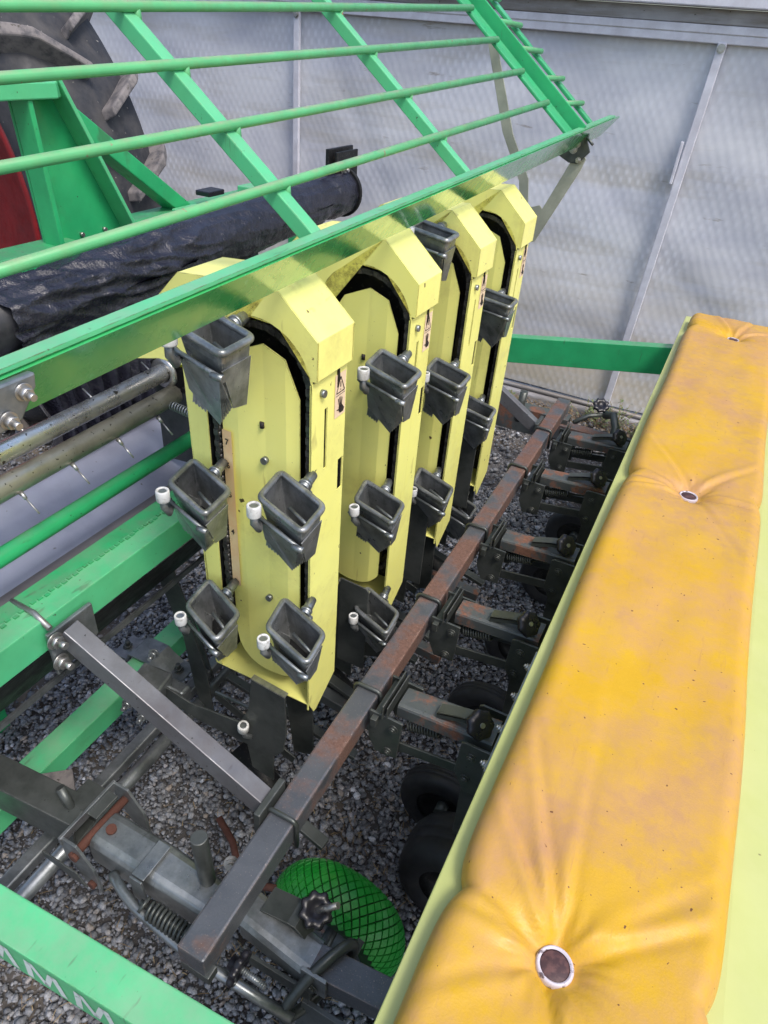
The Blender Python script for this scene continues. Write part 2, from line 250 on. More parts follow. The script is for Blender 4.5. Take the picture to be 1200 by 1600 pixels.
# ------------------------------------------------------------------ mesh helpers
def V(*a): return Vector(a[0] if len(a) == 1 else a)
class B:
    def __init__(s): s.bm = bmesh.new()
    def _add(s, verts, faces, smooth=False):
        vs = [s.bm.verts.new(v) for v in verts]
        for f in faces:
            try:
                q = s.bm.faces.new([vs[i] for i in f]); q.smooth = smooth
            except ValueError: pass
        return s
    def hexa(s, P):   # 8 corners: 0-3 bottom ring, 4-7 top ring
        return s._add(P, [(0, 3, 2, 1), (4, 5, 6, 7), (0, 1, 5, 4), (1, 2, 6, 5), (2, 3, 7, 6), (3, 0, 4, 7)])
    def box(s, c, d, rot=None):
        x, y, z = d[0] / 2, d[1] / 2, d[2] / 2; P = [V(-x, -y, -z), V(x, -y, -z), V(x, y, -z), V(-x, y, -z), V(-x, -y, z), V(x, -y, z), V(x, y, z), V(-x, y, z)]
        Q = Euler(rot).to_matrix() if rot is not None else Matrix.Identity(3)
        return s.hexa([Q @ p + V(c) for p in P])
    def beam(s, a, b, w, h, up=(0, 0, 1)):
        a, b = V(a), V(b); d = (b - a).normalized(); sx = d.cross(V(up)).normalized(); u = sx.cross(d)
        def ring(o): return [o - sx * w / 2 - u * h / 2, o + sx * w / 2 - u * h / 2, o + sx * w / 2 + u * h / 2, o - sx * w / 2 + u * h / 2]
        return s.hexa(ring(a) + ring(b)) if False else s._add(ring(a) + ring(b), [(3, 2, 1, 0), (4, 5, 6, 7), (0, 1, 5, 4), (1, 2, 6, 5), (2, 3, 7, 6), (3, 0, 4, 7)])
    def hollow(s, a, b, w, h, t=.004, up=(0, 0, 1)):
        a, b = V(a), V(b); d = (b - a).normalized(); sx = d.cross(V(up)).normalized(); u = sx.cross(d)
        def ring(o, w, h): return [o - sx * w / 2 - u * h / 2, o + sx * w / 2 - u * h / 2, o + sx * w / 2 + u * h / 2, o - sx * w / 2 + u * h / 2]
        P = ring(a, w, h) + ring(b, w, h) + ring(a, w - 2 * t, h - 2 * t) + ring(b, w - 2 * t, h - 2 * t)
        F = []
        for i in range(4):
            j = (i + 1) % 4
            F += [(i, j, 4 + j, 4 + i), (8 + j, 8 + i, 12 + i, 12 + j), (j, i, 8 + i, 8 + j), (4 + i, 4 + j, 12 + j, 12 + i)]
        return s._add(P, F)
    def cyl(s, a, b, r, seg=20, r2=None, caps=True):
        a, b = V(a), V(b); r2 = r if r2 is None else r2; d = (b - a).normalized(); q = d.orthogonal().normalized(); w = d.cross(q)
        P = [a + (q * math.cos(t) + w * math.sin(t)) * r for t in [i * 2 * math.pi / seg for i in range(seg)]] + [b + (q * math.cos(t) + w * math.sin(t)) * r2 for t in [i * 2 * math.pi / seg for i in range(seg)]]
        vs = [s.bm.verts.new(p) for p in P]
        for i in range(seg):
            f = s.bm.faces.new((vs[i], vs[(i + 1) % seg], vs[seg + (i + 1) % seg], vs[seg + i])); f.smooth = True
        if caps:
            s.bm.faces.new(vs[:seg][::-1]); s.bm.faces.new(vs[seg:])
        return s
    def tube(s, pts, r, seg=10, closed=False, caps=True, flat=None):
        pts = [V(p) for p in pts]; N = len(pts); rings = []; prev = None
        for i, p in enumerate(pts):
            if closed: d = (pts[(i + 1) % N] - pts[i - 1]).normalized()
            else: d = (pts[min(i + 1, N - 1)] - pts[max(i - 1, 0)]).normalized()
            if prev is None: q = d.orthogonal().normalized()
            else:
                q = prev - d * prev.dot(d); q.normalize()
            prev = q; w = d.cross(q); rr = r[i] if isinstance(r, (list, tuple)) else r
            rings.append([s.bm.verts.new(p + (q * math.cos(t) + w * math.sin(t)) * rr) for t in [k * 2 * math.pi / seg for k in range(seg)]])
        for i in range(N if closed else N - 1):
            A, C = rings[i], rings[(i + 1) % N]; off = 0
            if closed and i == N - 1:
                off = min(range(seg), key=lambda o: (A[0].co - C[o].co).length)
            for k in range(seg):
                f = s.bm.faces.new((A[k], A[(k + 1) % seg], C[(k + 1 + off) % seg], C[(k + off) % seg])); f.smooth = True
        if caps and not closed:
            s.bm.faces.new(rings[0][::-1]); s.bm.faces.new(rings[-1])
        return s
    def prism(s, poly, ext):       # poly: list of 3d points (planar), extruded by vector ext
        ext = V(ext); P = [V(p) for p in poly]; N = len(P)
        a = [s.bm.verts.new(p) for p in P]; b = [s.bm.verts.new(p + ext) for p in P]
        s.bm.faces.new(a[::-1]); s.bm.faces.new(b)
        for i in range(N): s.bm.faces.new((a[i], a[(i + 1) % N], b[(i + 1) % N], b[i]))
        return s
    def prism_hole(s, outer, inner, ext):   # outer/inner rings with the same count, matched
        ext = V(ext); N = len(outer)
        A = [s.bm.verts.new(V(p)) for p in outer]; Bv = [s.bm.verts.new(V(p)) for p in inner]
        C = [s.bm.verts.new(V(p) + ext) for p in outer]; D = [s.bm.verts.new(V(p) + ext) for p in inner]
        return A, Bv, C, D
    def sheet(s, grid, smooth=True, thick=None):  # grid[i][j] points
        vs = [[s.bm.verts.new(V(p)) for p in row] for row in grid]
        for i in range(len(vs) - 1):
            for j in range(len(vs[0]) - 1):
                f = s.bm.faces.new((vs[i][j], vs[i + 1][j], vs[i + 1][j + 1], vs[i][j + 1])); f.smooth = smooth
        return s
    def lathe(s, o, axis, prof, seg=32, smooth=True):  # prof: list of (r, h)
        o, ax = V(o), V(axis).normalized(); q = ax.orthogonal().normalized(); w = ax.cross(q)
        rings = [[s.bm.verts.new(o + ax * h + (q * math.cos(t) + w * math.sin(t)) * max(r, 1e-5)) for t in [k * 2 * math.pi / seg for k in range(seg)]] for r, h in prof]
        for A, C in zip(rings, rings[1:]):
            for k in range(seg):
                f = s.bm.faces.new((A[k], A[(k + 1) % seg], C[(k + 1) % seg], C[k])); f.smooth = smooth
        return s
    def bolt(s, o, axis, r=.009, h=.006, shank=0, washer=True):
        o, ax = V(o), V(axis).normalized(); q = ax.orthogonal().normalized(); w = ax.cross(q)
        if washer: s.cyl(o, o + ax * .002, r * 1.35, 16)
        s.cyl(o + ax * .002, o + ax * (.002 + h), r, 6)
        if shank: s.cyl(o + ax * (.002 + h), o + ax * (.002 + h + shank), r * .55, 10)
        return s
    def spring(s, a, b, R_, wr, turns, n=14):
        a, b = V(a), V(b); d = (b - a); ax = d.normalized(); q = ax.orthogonal().normalized(); w = ax.cross(q)
        pts = [a + d * (i / (turns * n)) + (q * math.cos(2 * math.pi * i / n) + w * math.sin(2 * math.pi * i / n)) * R_ for i in range(turns * n + 1)]
        return s.tube(pts, wr, 6)
    def obj(s, name, m_, parent=None, bevel=0, seg=2, loc=None, kind=None, smooth_angle=None):
        me = bpy.data.meshes.new(name)
        bmesh.ops.recalc_face_normals(s.bm, faces=s.bm.faces[:])
        s.bm.to_mesh(me); s.bm.free()
        ms = m_ if isinstance(m_, list) else [m_]
        for q in ms: me.materials.append(M[q] if isinstance(q, str) else q)
        o = bpy.data.objects.new(name, me); COL.objects.link(o)
        if parent is not None: o.parent = parent
        if bevel:
            md = o.modifiers.new('bevel', 'BEVEL'); md.width = bevel; md.segments = seg; md.limit_method = 'ANGLE'; md.angle_limit = R(40)
            md.harden_normals = False
        if kind: o['kind'] = kind
        return o
def empty(name, label, cat, loc=(0, 0, 0), group=None, kind=None):
    o = bpy.data.objects.new(name, None); COL.objects.link(o); o.location = loc; o.empty_display_size = .05
    o['label'] = label; o['category'] = cat
    if group: o['group'] = group
    return o
def copy_tree(o, parent=None):
    c = o.copy(); COL.objects.link(c); c.parent = parent
    for ch in list(o.children): copy_tree(ch, c)
    return c
def tag(o, label, cat, group=None):
    o['label'] = label; o['category'] = cat
    if group: o['group'] = group
    return o
def arc(cx, cz, r, a0, a1, n):
    return [(cx + r * math.cos(R(a0 + (a1 - a0) * i / n)), cz + r * math.sin(R(a0 + (a1 - a0) * i / n))) for i in range(n + 1)]

# ================================================================== GROUND
g = B(); N = 60
g._add([V(-60, -60, -.012), V(60, -60, -.012), V(60, 60, -.012), V(-60, 60, -.012)], [(0, 1, 2, 3)])
o = g.obj('ground', 'soil'); o['kind'] = 'structure'
def stones(name, n, xr, yr, smin, smax, seed, z0=0.0, cond=None):
    rs = np.random.RandomState(seed)
    ph = (1 + 5 ** .5) / 2
    ico = np.array([(-1, ph, 0), (1, ph, 0), (-1, -ph, 0), (1, -ph, 0), (0, -1, ph), (0, 1, ph), (0, -1, -ph), (0, 1, -ph), (ph, 0, -1), (ph, 0, 1), (-ph, 0, -1), (-ph, 0, 1)], float); ico /= np.linalg.norm(ico[0])
    fc = np.array([(0, 11, 5), (0, 5, 1), (0, 1, 7), (0, 7, 10), (0, 10, 11), (1, 5, 9), (5, 11, 4), (11, 10, 2), (10, 7, 6), (7, 1, 8), (3, 9, 4), (3, 4, 2), (3, 2, 6), (3, 6, 8), (3, 8, 9), (4, 9, 5), (2, 4, 11), (6, 2, 10), (8, 6, 7), (9, 8, 1)])
    x = rs.uniform(*xr, n); y = rs.uniform(*yr, n)
    if cond is not None:
        k = cond(x, y); x, y = x[k], y[k]; n = len(x)
    s = smin + (smax - smin) * rs.uniform(0, 1, n) ** 2.2
    q = rs.normal(size=(n, 4)); q /= np.linalg.norm(q, axis=1)[:, None]; a, b_, c, d = q.T
    Rm = np.stack([1 - 2 * (c * c + d * d), 2 * (b_ * c - a * d), 2 * (b_ * d + a * c), 2 * (b_ * c + a * d), 1 - 2 * (b_ * b_ + d * d), 2 * (c * d - a * b_), 2 * (b_ * d - a * c), 2 * (c * d + a * b_), 1 - 2 * (b_ * b_ + c * c)], 1).reshape(n, 3, 3)
    v = ico[None] * (1 + rs.uniform(-.42, .38, (n, 12, 1))) * rs.uniform(.5, 1.1, (n, 1, 3)) * s[:, None, None]
    v = np.einsum('nij,nkj->nki', Rm, v)
    v[:, :, 2] *= .6
    v += np.stack([x, y, z0 + s * rs.uniform(-.1, .6, n)], 1)[:, None, :]
    f = (fc[None] + (np.arange(n) * 12)[:, None, None]).reshape(-1, 3)
    me = bpy.data.meshes.new(name); me.vertices.add(n * 12); me.vertices.foreach_set('co', v.reshape(-1)); me.loops.add(len(f) * 3); me.loops.foreach_set('vertex_index', f.reshape(-1))
    me.polygons.add(len(f)); me.polygons.foreach_set('loop_start', np.arange(len(f)) * 3); me.update()
    at = me.attributes.new('tone', 'FLOAT', 'POINT')
    patch = .5 + .25 * np.sin(x * 7 + 1.3 * np.sin(y * 5)) * np.cos(y * 6)
    tone = np.clip(rs.beta(1.7, 2.2, n) * (.75 + .5 * patch), 0, 1)
    at.data.foreach_set('value', np.repeat(tone, 12)); me.materials.append(M['stone'])
    o = bpy.data.objects.new(name, me); COL.objects.link(o); o['kind'] = 'stuff'; return o
o = stones('gravel', 80000, (-1.35, .05), (.0, 2.5), .0022, .0115, 3)
tag(o, 'grey crushed stone gravel covering the ground under the machine', 'gravel')
o = stones('gravel', 16000, (-3.2, .9), (2.2, 3.75), .005, .016, 5)
tag(o, 'coarser grey gravel at the foot of the plastic greenhouse', 'gravel')
o = stones('gravel', 12000, (-3.4, -1.3), (.3, 2.4), .005, .016, 8)
tag(o, 'gravel under the tractor wheel and the black pipe', 'gravel')
# straw and grit litter
g = B(); rs = random.Random(5)
cl = [(-.33, .62, .09), (-.52, .62, .12), (-.28, .78, .12), (-.62, .3, .2), (-.75, .22, .2), (-.45, .55, .08), (-.15, .8, .15), (-.2, 1.5, .3), (-.33, 1.15, .15)]
for i in range(1300):
    c = cl[i % len(cl)]; x = rs.gauss(c[0], c[2]); y = rs.gauss(c[1], c[2]); a = rs.uniform(0, 6.28); l = rs.uniform(.008, .035); z = rs.uniform(.006, .016)
    d = V(math.cos(a), math.sin(a), rs.uniform(-.3, .3)) * l; w = V(-math.sin(a), math.cos(a), 0) * rs.uniform(.0004, .0009)
    p = V(x, y, z); mid = p + d * .5 + V(0, 0, .002)
    g._add([p - w, p + w, mid + w, mid - w, p + d], [(0, 1, 2, 3), (3, 2, 4)])
o = g.obj('straw_litter', 'straw', kind='stuff'); tag(o, 'thin dry straw scraps lying among the gravel', 'straw')

# ================================================================== GREENHOUSE (y = 3.5)
gh = empty('greenhouse', 'greenhouse wall of pale bubble film behind the machine', 'greenhouse', (-1, 3.5, 0))
def loc(o): return V(o.location)
def rel(root): return lambda *p: V(p) - loc(root)
r_ = rel(gh)
def fz(x, z): return .55 * fz0(x, z)
def fz0(x, z): return .012 * math.sin(3.1 * x + 2.2 * z) + .008 * math.sin(7 * x - 5 * z + 1) + .006 * math.sin(15 * z + 4 * math.sin(2 * x)) + .010 * math.exp(-((x * .8 + z - .6) / .05) ** 2) + .012 * math.exp(-((x + .6 * z + 1.2) / .06) ** 2)
g = B(); nx, nz_ = 200, 50
g.sheet([[r_(-5 + 8 * i / nx, 3.55 + fz(-5 + 8 * i / nx, .06 + 1.62 * j / nz_), .06 + 1.62 * j / nz_) for j in range(nz_ + 1)] for i in range(nx + 1)])
g.obj('film_wall', 'film', gh)
for x0, x1, zt, zb in ((-.286, -.345, 1.655, 0.02), (-2.262, -2.285, 1.655, .03), (-4.3, -4.3, 1.655, .03)):
    g = B(); g.beam(r_(x0, 3.52, zt), r_(x1, 3.52, zb), .034, .02, up=(0, 1, 0)); p = g.obj('post', 'alu', gh, .003)
    g = B(); g.bolt(r_(x0, 3.508, zt - .02), (0, -1, 0), .012, .008); g.obj('bolt', 'zinc', p)
g = B(); g.beam(r_(-0.329, 3.505, 1.305), r_(-0.330, 3.505, 1.141), .012, .018, up=(0, 1, 0)); g.obj('clip_strip', 'alu', gh, .002)
g = B(); g.box(r_(-1, 3.50, 1.80), (8, .09, .075)); g.obj('eaves_rail', 'alu', gh, .004)
g = B(); g.box(r_(-1, 3.535, 1.735), (8, .05, .05)); g.obj('dark_channel', 'alu_stain', gh, .003)
g = B(); g.box(r_(-1, 3.525, 1.695), (8, .03, .028)); g.box(r_(-1, 3.53, 1.665), (8, .03, .03)); g.obj('clamping_profile', 'alu', gh, .003)
g = B(); g.box(r_(-1, 3.62, 1.93), (8, .10, .17)); g.obj('roof_edge', 'black_metal', gh)
g = B(); g.cyl(r_(-5, 3.5, .055), r_(3, 3.5, .055), .012, 12); g.obj('film_roller', 'alu_stain', gh)
g = B()
prof = [(3.515, .045), (3.485, .04), (3.47, .02), (3.475, -.02), (3.47, -.05)]
g.sheet([[r_(x, y, z) for (y, z) in prof] for x in np.linspace(-5, 3, 30)]); g.box(r_(-1, 3.56, -.02), (8, .08, .1)); g.obj('base_skirt', 'alu_stain', gh)
# weeds
def weed(x, y, h, n, lab, seed):
    rs = random.Random(seed); w = empty('weed', lab, 'weed', (x, y, 0), 'weeds at the foot of the greenhouse')
    s = B(); lf = B()
    for i in range(n):
        a = rs.uniform(0, 6.28); t = rs.uniform(.2, .8); tip = V(math.cos(a) * h * t, math.sin(a) * h * t * .6, h * rs.uniform(.5, 1))
        pts = [V(0, 0, 0), tip * .5 + V(0, 0, h * .12), tip]; s.tube(pts, .0012, 4)
        for k in range(7):
            p = tip * (.35 + .65 * k / 6); b = rs.uniform(0, 6.28); d = V(math.cos(b), math.sin(b), rs.uniform(-.2, .6)) * rs.uniform(.012, .026); q = d.cross(V(0, 0, 1)).normalized() * d.length * .3
            lf._add([p, p + d * .5 + q, p + d, p + d * .5 - q], [(0, 1, 2, 3)])
    s.obj('stem', 'straw', w); lf.obj('leaves', 'weed', w)
weed(-.42, 3.40, .13, 12, 'grey green weed left of the greenhouse post foot', 1)
weed(-.33, 3.36, .10, 10, 'small leafy weed tangled at the foot of the greenhouse post', 2)
weed(-.24, 3.36, .17, 14, 'tallest weed, just right of the greenhouse post foot', 3)
weed(-.16, 3.34, .10, 8, 'low weed beside the seat end, rightmost of the row', 4)
weed(-.80, 3.38, .07, 9, 'small dry weed behind the far end of the rusty tube', 5)
g = B(); rs = random.Random(9)
for i in range(1500):
    x = rs.uniform(-1.1, .1); y = 3.40 + rs.gauss(0, .05); a = rs.uniform(0, 6.28); l = rs.uniform(.015, .05)
    p = V(x, y, .012); d = V(math.cos(a), math.sin(a) * .5, rs.uniform(0, .8)) * l; q = V(.001, .001, 0); g._add([p - q, p + q, p + d], [(0, 1, 2)])
o = g.obj('dry_grass', 'straw', kind='stuff'); tag(o, 'strip of dry grass along the greenhouse base', 'dry grass')

# ================================================================== TRACTOR WHEEL
tw = empty('tractor_wheel', 'large tractor wheel with chevron lugs and red rim, upper left behind the green grid', 'wheel', (-2.82, 1.68, .95)); 
TR = .93; TY0, TY1 = 0, .42
g = B(); pr = [(.70, -.0), (.735, -.02), (.80, -.025), (.875, .0), (.91, .04), (.925, .12), (.93, .21), (.925, .30), (.91, .38), (.875, .42), (.8, .445), (.70, .42)]
g.lathe((0, 0, 0), (0, 1, 0), pr, 96); g.obj('tyre', 'tractor_rubber', tw)
g = B(); g.lathe((0, 0, 0), (0, 1, 0), [(.0, .16), (.3, .16), (.42, .06), (.66, .02), (.69, -.012), (.72, -.012), (.715, .02), (.69, .06)], 96); g.obj('rim', 'red', tw)
def lugmesh(side):
    g = B(); n = 6; top = []; 
    pts = []
    for i in range(n + 1):
        t = i / n; y = (.21 if side else .21) + (-1 if not side else 1) * (.0 + .235 * t); ang = .15 * t; rr = .93 - (0 if t < .7 else (t - .7) * .18)
        pts.append((y, ang, rr))
    def P(y, a, r): return V(r * math.cos(a), y, r * math.sin(a))
    A = []
    for (y, a, r) in pts:
        w = .019 + .010 * ((y - .21) / .235) ** 2; A.append([P(y, a - w, r - .02), P(y, a - w * .75, r + .055), P(y, a + w * .75, r + .055), P(y, a + w, r - .02)])
    vs = [[g.bm.verts.new(p) for p in row] for row in A]
    for r0, r1 in zip(vs, vs[1:]):
        for k in range(3): g.bm.faces.new((r0[k], r1[k], r1[k + 1], r0[k + 1]))
    g.bm.faces.new(vs[0]); g.bm.faces.new(vs[-1][::-1])
    return g
NL = 24; protos = []
for side in (0, 1):
    p = lugmesh(side).obj('lug', 'lug_rubber', tw, .006); protos.append(p)
for side in (0, 1):
    for k in range(NL):
        o = protos[side] if k == 0 else protos[side].copy()
        if k: COL.objects.link(o)
        o.rotation_euler = (0, -2 * math.pi * (k + .5 * side) / NL, 0)

# ================================================================== green headstock and frame members behind
hs = empty('hitch_headstock', 'green welded triangular headstock plate with braces in front of the red wheel', 'headstock', (-1.3, 1.2, 1.1))
r_ = rel(hs)
X0 = -1.34
# side plate (slanted triangle) between inner web and outer flange
g = B(); g.prism([r_(X0 - .03, 1.08, 1.46), r_(X0 - .03, 1.20, 1.46), r_(X0 - .03, 1.39, 1.13), r_(X0 - .03, 1.10, 1.13)], (-.008, 0, 0)); g.obj('side_plate', 'green', hs, .002)
g = B(); g.beam(r_(X0, 1.165, 1.475), r_(X0, 1.345, 1.12), .05, .010, up=(0, 1, .5)); g.obj('edge_flange', 'green_skylit', hs, .002)
g = B(); g.beam(r_(X0, 1.085, 1.44), r_(X0, 1.10, 1.14), .05, .012, up=(0, 1, 0)); g.obj('inner_flange', 'green', hs, .002)
g = B(); g.prism([r_(X0 - .14, .70, 1.44), r_(X0 - .14, 1.17, 1.44), r_(X0 + .0, 1.19, 1.44), r_(X0 + .03, 1.15, 1.44), r_(X0 + .03, .70, 1.44)], (0, 0, .03)); g.obj('top_plate', 'green_skylit', hs, .003)
g = B(); g.beam(r_(X0 - .10, 1.22, 1.43), r_(X0 - .10, 1.63, 1.14), .06, .04, up=(0, 1, 1)); g.obj('diagonal_brace', 'green', hs, .003)
g = B(); g.beam(r_(X0 - .02, .55, 1.13), r_(X0 - .02, 1.16, 1.13), .08, .06); g.obj('lower_beam', 'green', hs, .004)
g = B(); g.beam(r_(X0 - .10, 1.2, 1.12), r_(X0 - .10, 2.3, 1.12), .07, .06); g.obj('cross_beam', 'green', hs, .004)
g = B(); g.box(r_(X0 - .02, 1.60, 1.13), (.09, .10, .06)); g.box(r_(X0 - .05, 1.9, 1.14), (.05, .08, .08)); g.obj('bracket', 'green_skylit', hs, .003)
g = B(); g.box(r_(X0 - .05, 1.70, 1.185), (.05, .07, .014)); g.obj('rubber_cap', 'black_plastic', hs, .003)
g = B(); g.bolt(r_(X0 + .03, 1.63, 1.13), (1, 0, 0), .012, .01, .02); g.obj('bolt', 'zinc', hs)
for y_ in (1.2, 1.27):
    g = B(); g.cyl(r_(X0 - .03, y_, 1.16), r_(X0 - .022, y_, 1.16), .005); g.obj('hole_plug', 'zinc', hs)

for x_, y_ in ((X0 - .02, .62), (X0 - .10, 2.25)):
    g = B(); g.beam(r_(x_, y_, 1.09), r_(x_, y_, .0), .06, .06, up=(0, 1, 0)); g.obj('leg', 'green', hs, .003)
# ================================================================== black pipe with wrap
pp = empty('black_pipe', 'thick black pipe wrapped in torn black plastic sheet behind the elevators', 'pipe', (-1.15, 1.2, 1.1))
r_ = rel(pp); rs = random.Random(3)
pa, pb = V(-1.15, .45, 1.10), V(-1.16, 2.05, 1.175)
def lerp(a, b, t): return a + (b - a) * t
g = B(); g.cyl(pa - loc(pp) + V(0, -.4, -.02), pb - loc(pp), .058, 36); g.obj('pipe', 'pipe_black', pp)
from mathutils import noise as mn
g = B(); na, nb = 240, 110
def wrap_pt(t, a):
    c = lerp(pa, pb, t); th = 2 * math.pi * a
    fold = mn.noise(V(t * 16 + a * 3, a * 6, 1.5)) * .011 + (1 - abs(mn.noise(V(t * 7 - a * 6, a * 14 + t * 9, 4)))) ** 4 * .013 + (1 - abs(mn.noise(V(t * 26 + a * 5, a * 9, 9)))) ** 5 * .005 - .006
    kf = 1 - .75 / (1 + math.exp(-(t - .52) / .02)); fold *= kf
    pinch = .010 * math.exp(-((t - .50) / .018) ** 2) + .012 * math.exp(-((t - .92) / .02) ** 2)
    sag = max(0, -math.sin(th)) ** 3 * .03 * math.exp(-((t - .36) / .12) ** 2)
    r = .0655 + fold - pinch * .6 + sag
    return c + V(math.cos(th) * r, 0, math.sin(th) * r) + V(0, fold * .6, 0)
g.sheet([[wrap_pt(.20 + .8 * i / na, j / nb) - loc(pp) for j in range(nb + 1)] for i in range(na + 1)]); g.obj('plastic_wrap', 'film_black', pp)
g = B(); g.cyl(pb + V(0, .0, 0) - loc(pp), pb + V(0, .012, 0) - loc(pp), .075, 30); g.box(pb + V(-.005, .0, .075) - loc(pp), (.012, .15, .10)); g.box(pb + V(.02, .0, .078) - loc(pp), (.008, .13, .08)); g.obj('end_bracket', 'black_metal', pp, .002)
g = B(); g.bolt(pb + V(.026, -.03, .07) - loc(pp), (1, 0, 0), .010, .008, .01); g.bolt(pb + V(.026, .03, .085) - loc(pp), (1, 0, 0), .008, .006); g.obj('bolt', 'zinc', pp)
# hanging plastic
def drape(lab, y0, y1, ztop, zbot, x, narrow, seed, nf=7):
    g = B(); o0 = V(x, (y0 + y1) / 2, zbot)
    ny, nz = 60, 40; rows = []
    for i in range(nz + 1):
        t = i / nz; row = []
        for j in range(ny + 1):
            s = j / ny; w = 1 - narrow * min(1, t * 1.3) + narrow * .35 * max(0, t - .6)
            y = (y0 + y1) / 2 + (s - .5) * (y1 - y0) * w + .03 * t * math.sin(seed)
            f = math.sin(s * nf * 6.28 + seed + 2 * mn.noise(V(s * 4, t * 3, seed))) * .016 * (.4 + t) + mn.noise(V(s * 9, t * 3, seed + 9)) * .02
            z = ztop + (zbot - ztop) * t + .03 * t * mn.noise(V(s * 6, seed, 0)) + (.01 * mn.noise(V(s * 40, seed, 3)) if i == nz else 0)
            row.append(V(x + .03 * math.sin(t * 3) + f, y, z) - o0)
        rows.append(row)
    g.sheet(rows); o = g.obj('plastic_sheet', 'film_black'); o.location = o0; tag(o, lab, 'plastic sheet', 'torn black plastic hanging from the pipe'); return o
drape('widest torn black plastic sheet, gathered in folds below the left end of the pipe', .76, 1.16, 1.10, .78, -1.17, .35, 1.7, 8)
drape('narrow black plastic strip hanging behind the end of the shiny shaft', 1.10, 1.24, 1.08, .45, -1.17, .3, 4.1, 3)
drape('black plastic rag hanging below the pipe near the second yellow elevator', 1.38, 1.60, 1.12, .90, -1.17, .2, 6.3, 5)
drape('dark plastic sheet hanging low at the left picture edge', .35, .74, 1.06, .25, -1.24, .1, 9.2, 5)
g = B(); gr_ = []
for i in range(30):
    gr_.append([V(-1.85 + .4 * j / 14, .7 + 1.0 * i / 29, .03 + .035 * (1 + mn.noise(V(i * .3, j * .5, 2)))) for j in range(15)])
g.sheet(gr_); o = g.obj('ground_sheet', 'film_black'); tag(o, 'crumpled black plastic lying on the gravel behind the drum', 'plastic sheet')
g = B(); g.tube([V(-1.08, 1.28, 1.06), V(-1.08, 1.34, 1.045), V(-1.06, 1.40, 1.03)], .018, 14); o = g.obj('white_hose', 'white_plastic'); tag(o, 'short white hose end peeking out under the black pipe', 'hose')

# ================================================================== FEED DRUM, SHAFTS
dr = empty('feed_chute', 'blue grey sheet metal chute under the shiny shafts', 'chute', (-1.0, .8, .7)); r_ = rel(dr)
prof = [(-1.13, .70), (-1.13, .79), (-1.10, .80), (-1.06, .79), (-1.02, .76), (-.96, .735)]
g = B(); g.sheet([[r_(x, y, z) for x, z in prof] for y in (-.1, 1.13)]); g.sheet([[r_(x, y, z - .004) for x, z in prof] for y in (-.1, 1.13)]); g.obj('curved_sheet', 'drum', dr)
g = B(); g._add([r_(-.96, -.1, .735), r_(-.81, -.1, .775), r_(-.81, 1.13, .775), r_(-.96, 1.13, .735)], [(0, 1, 2, 3)]); g.obj('apron_sheet', 'apron', dr)
g = B(); g._add([r_(-.785, -.1, .74), r_(-.87, -.1, .60), r_(-.87, 1.7, .60), r_(-.785, 1.7, .74)], [(0, 1, 2, 3)]); g.obj('lower_skirt', 'black_metal', dr)
g = B(); g.beam(r_(-.842, -.1, .602), r_(-.848, 1.9, .602), .006, .012); g.obj('skirt_edge', 'galv', dr)
g = B(); g.prism([r_(-.90, 1.02, 1.02), r_(-.80, 1.02, .95), r_(-.79, 1.02, .78), r_(-1.02, 1.02, .76), r_(-1.02, 1.02, .95)], (0, .008, 0)); g.obj('end_plate', 'galv_dark', dr, .002)

sh = empty('spiked_shaft', 'shiny steel shaft above a dull tube set with nails', 'shaft', (-.9, .6, 1.02)); r_ = rel(sh)
g = B(); g.cyl(r_(-.93, -.15, 1.00), r_(-.93, .97, 1.015), .0175, 32); g.obj('polished_rod', 'chrome', sh)
g = B(); g.cyl(r_(-.91, -.15, .955), r_(-.91, .96, .972), .0195, 32); g.obj('nail_tube', 'shaft_dull', sh)
for k in range(9):
    y = .50 + .105 * (k - 1) - .03
    g = B(); a = V(-.895, y, .955); d = V(.75, -.0, -.65).normalized(); g.cyl(a - loc(sh), a + d * .014 - loc(sh), .0045, 8, .003); g.cyl(a + d * .012 - loc(sh), a + d * .045 - loc(sh), .0016, 6); g.obj('nail', 'zinc', sh)
for k in range(5):
    y = .50 + .15 * k; g = B(); a = V(-.945, y, 1.005); d = V(-.8, 0, .5).normalized(); g.cyl(a - loc(sh), a + d * .04 - loc(sh), .0016, 6); g.obj('nail', 'zinc', sh)
g = B(); g.lathe(r_(-.93, .955, 1.013), (0, 1, 0), [(.018, .0), (.030, .0), (.031, .006), (.024, .012), (.018, .012)], 30); g.obj('shaft_collar', 'zinc', sh)
g = B(); g.cyl(r_(-.93, .985, 1.015), r_(-.93, .992, 1.015), .045, 24)
for k in range(18):
    a = 2 * math.pi * k / 18; g.cyl(r_(-.93 + .049 * math.cos(a), .98, 1.015 + .049 * math.sin(a)), r_(-.93 + .049 * math.cos(a), .998, 1.015 + .049 * math.sin(a)), .0065, 8)
for k in range(9):
    g.cyl(r_(-.88 + .02 * k, .98, 1.025 - .004 * k), r_(-.88 + .02 * k, .998, 1.025 - .004 * k), .0075, 8)
g.obj('sprocket', 'black_metal', sh)
g = B(); g.spring(r_(-.90, .93, .965), r_(-.80, .93, .955), .008, .0018, 16); g.obj('spring', 'galv', sh)

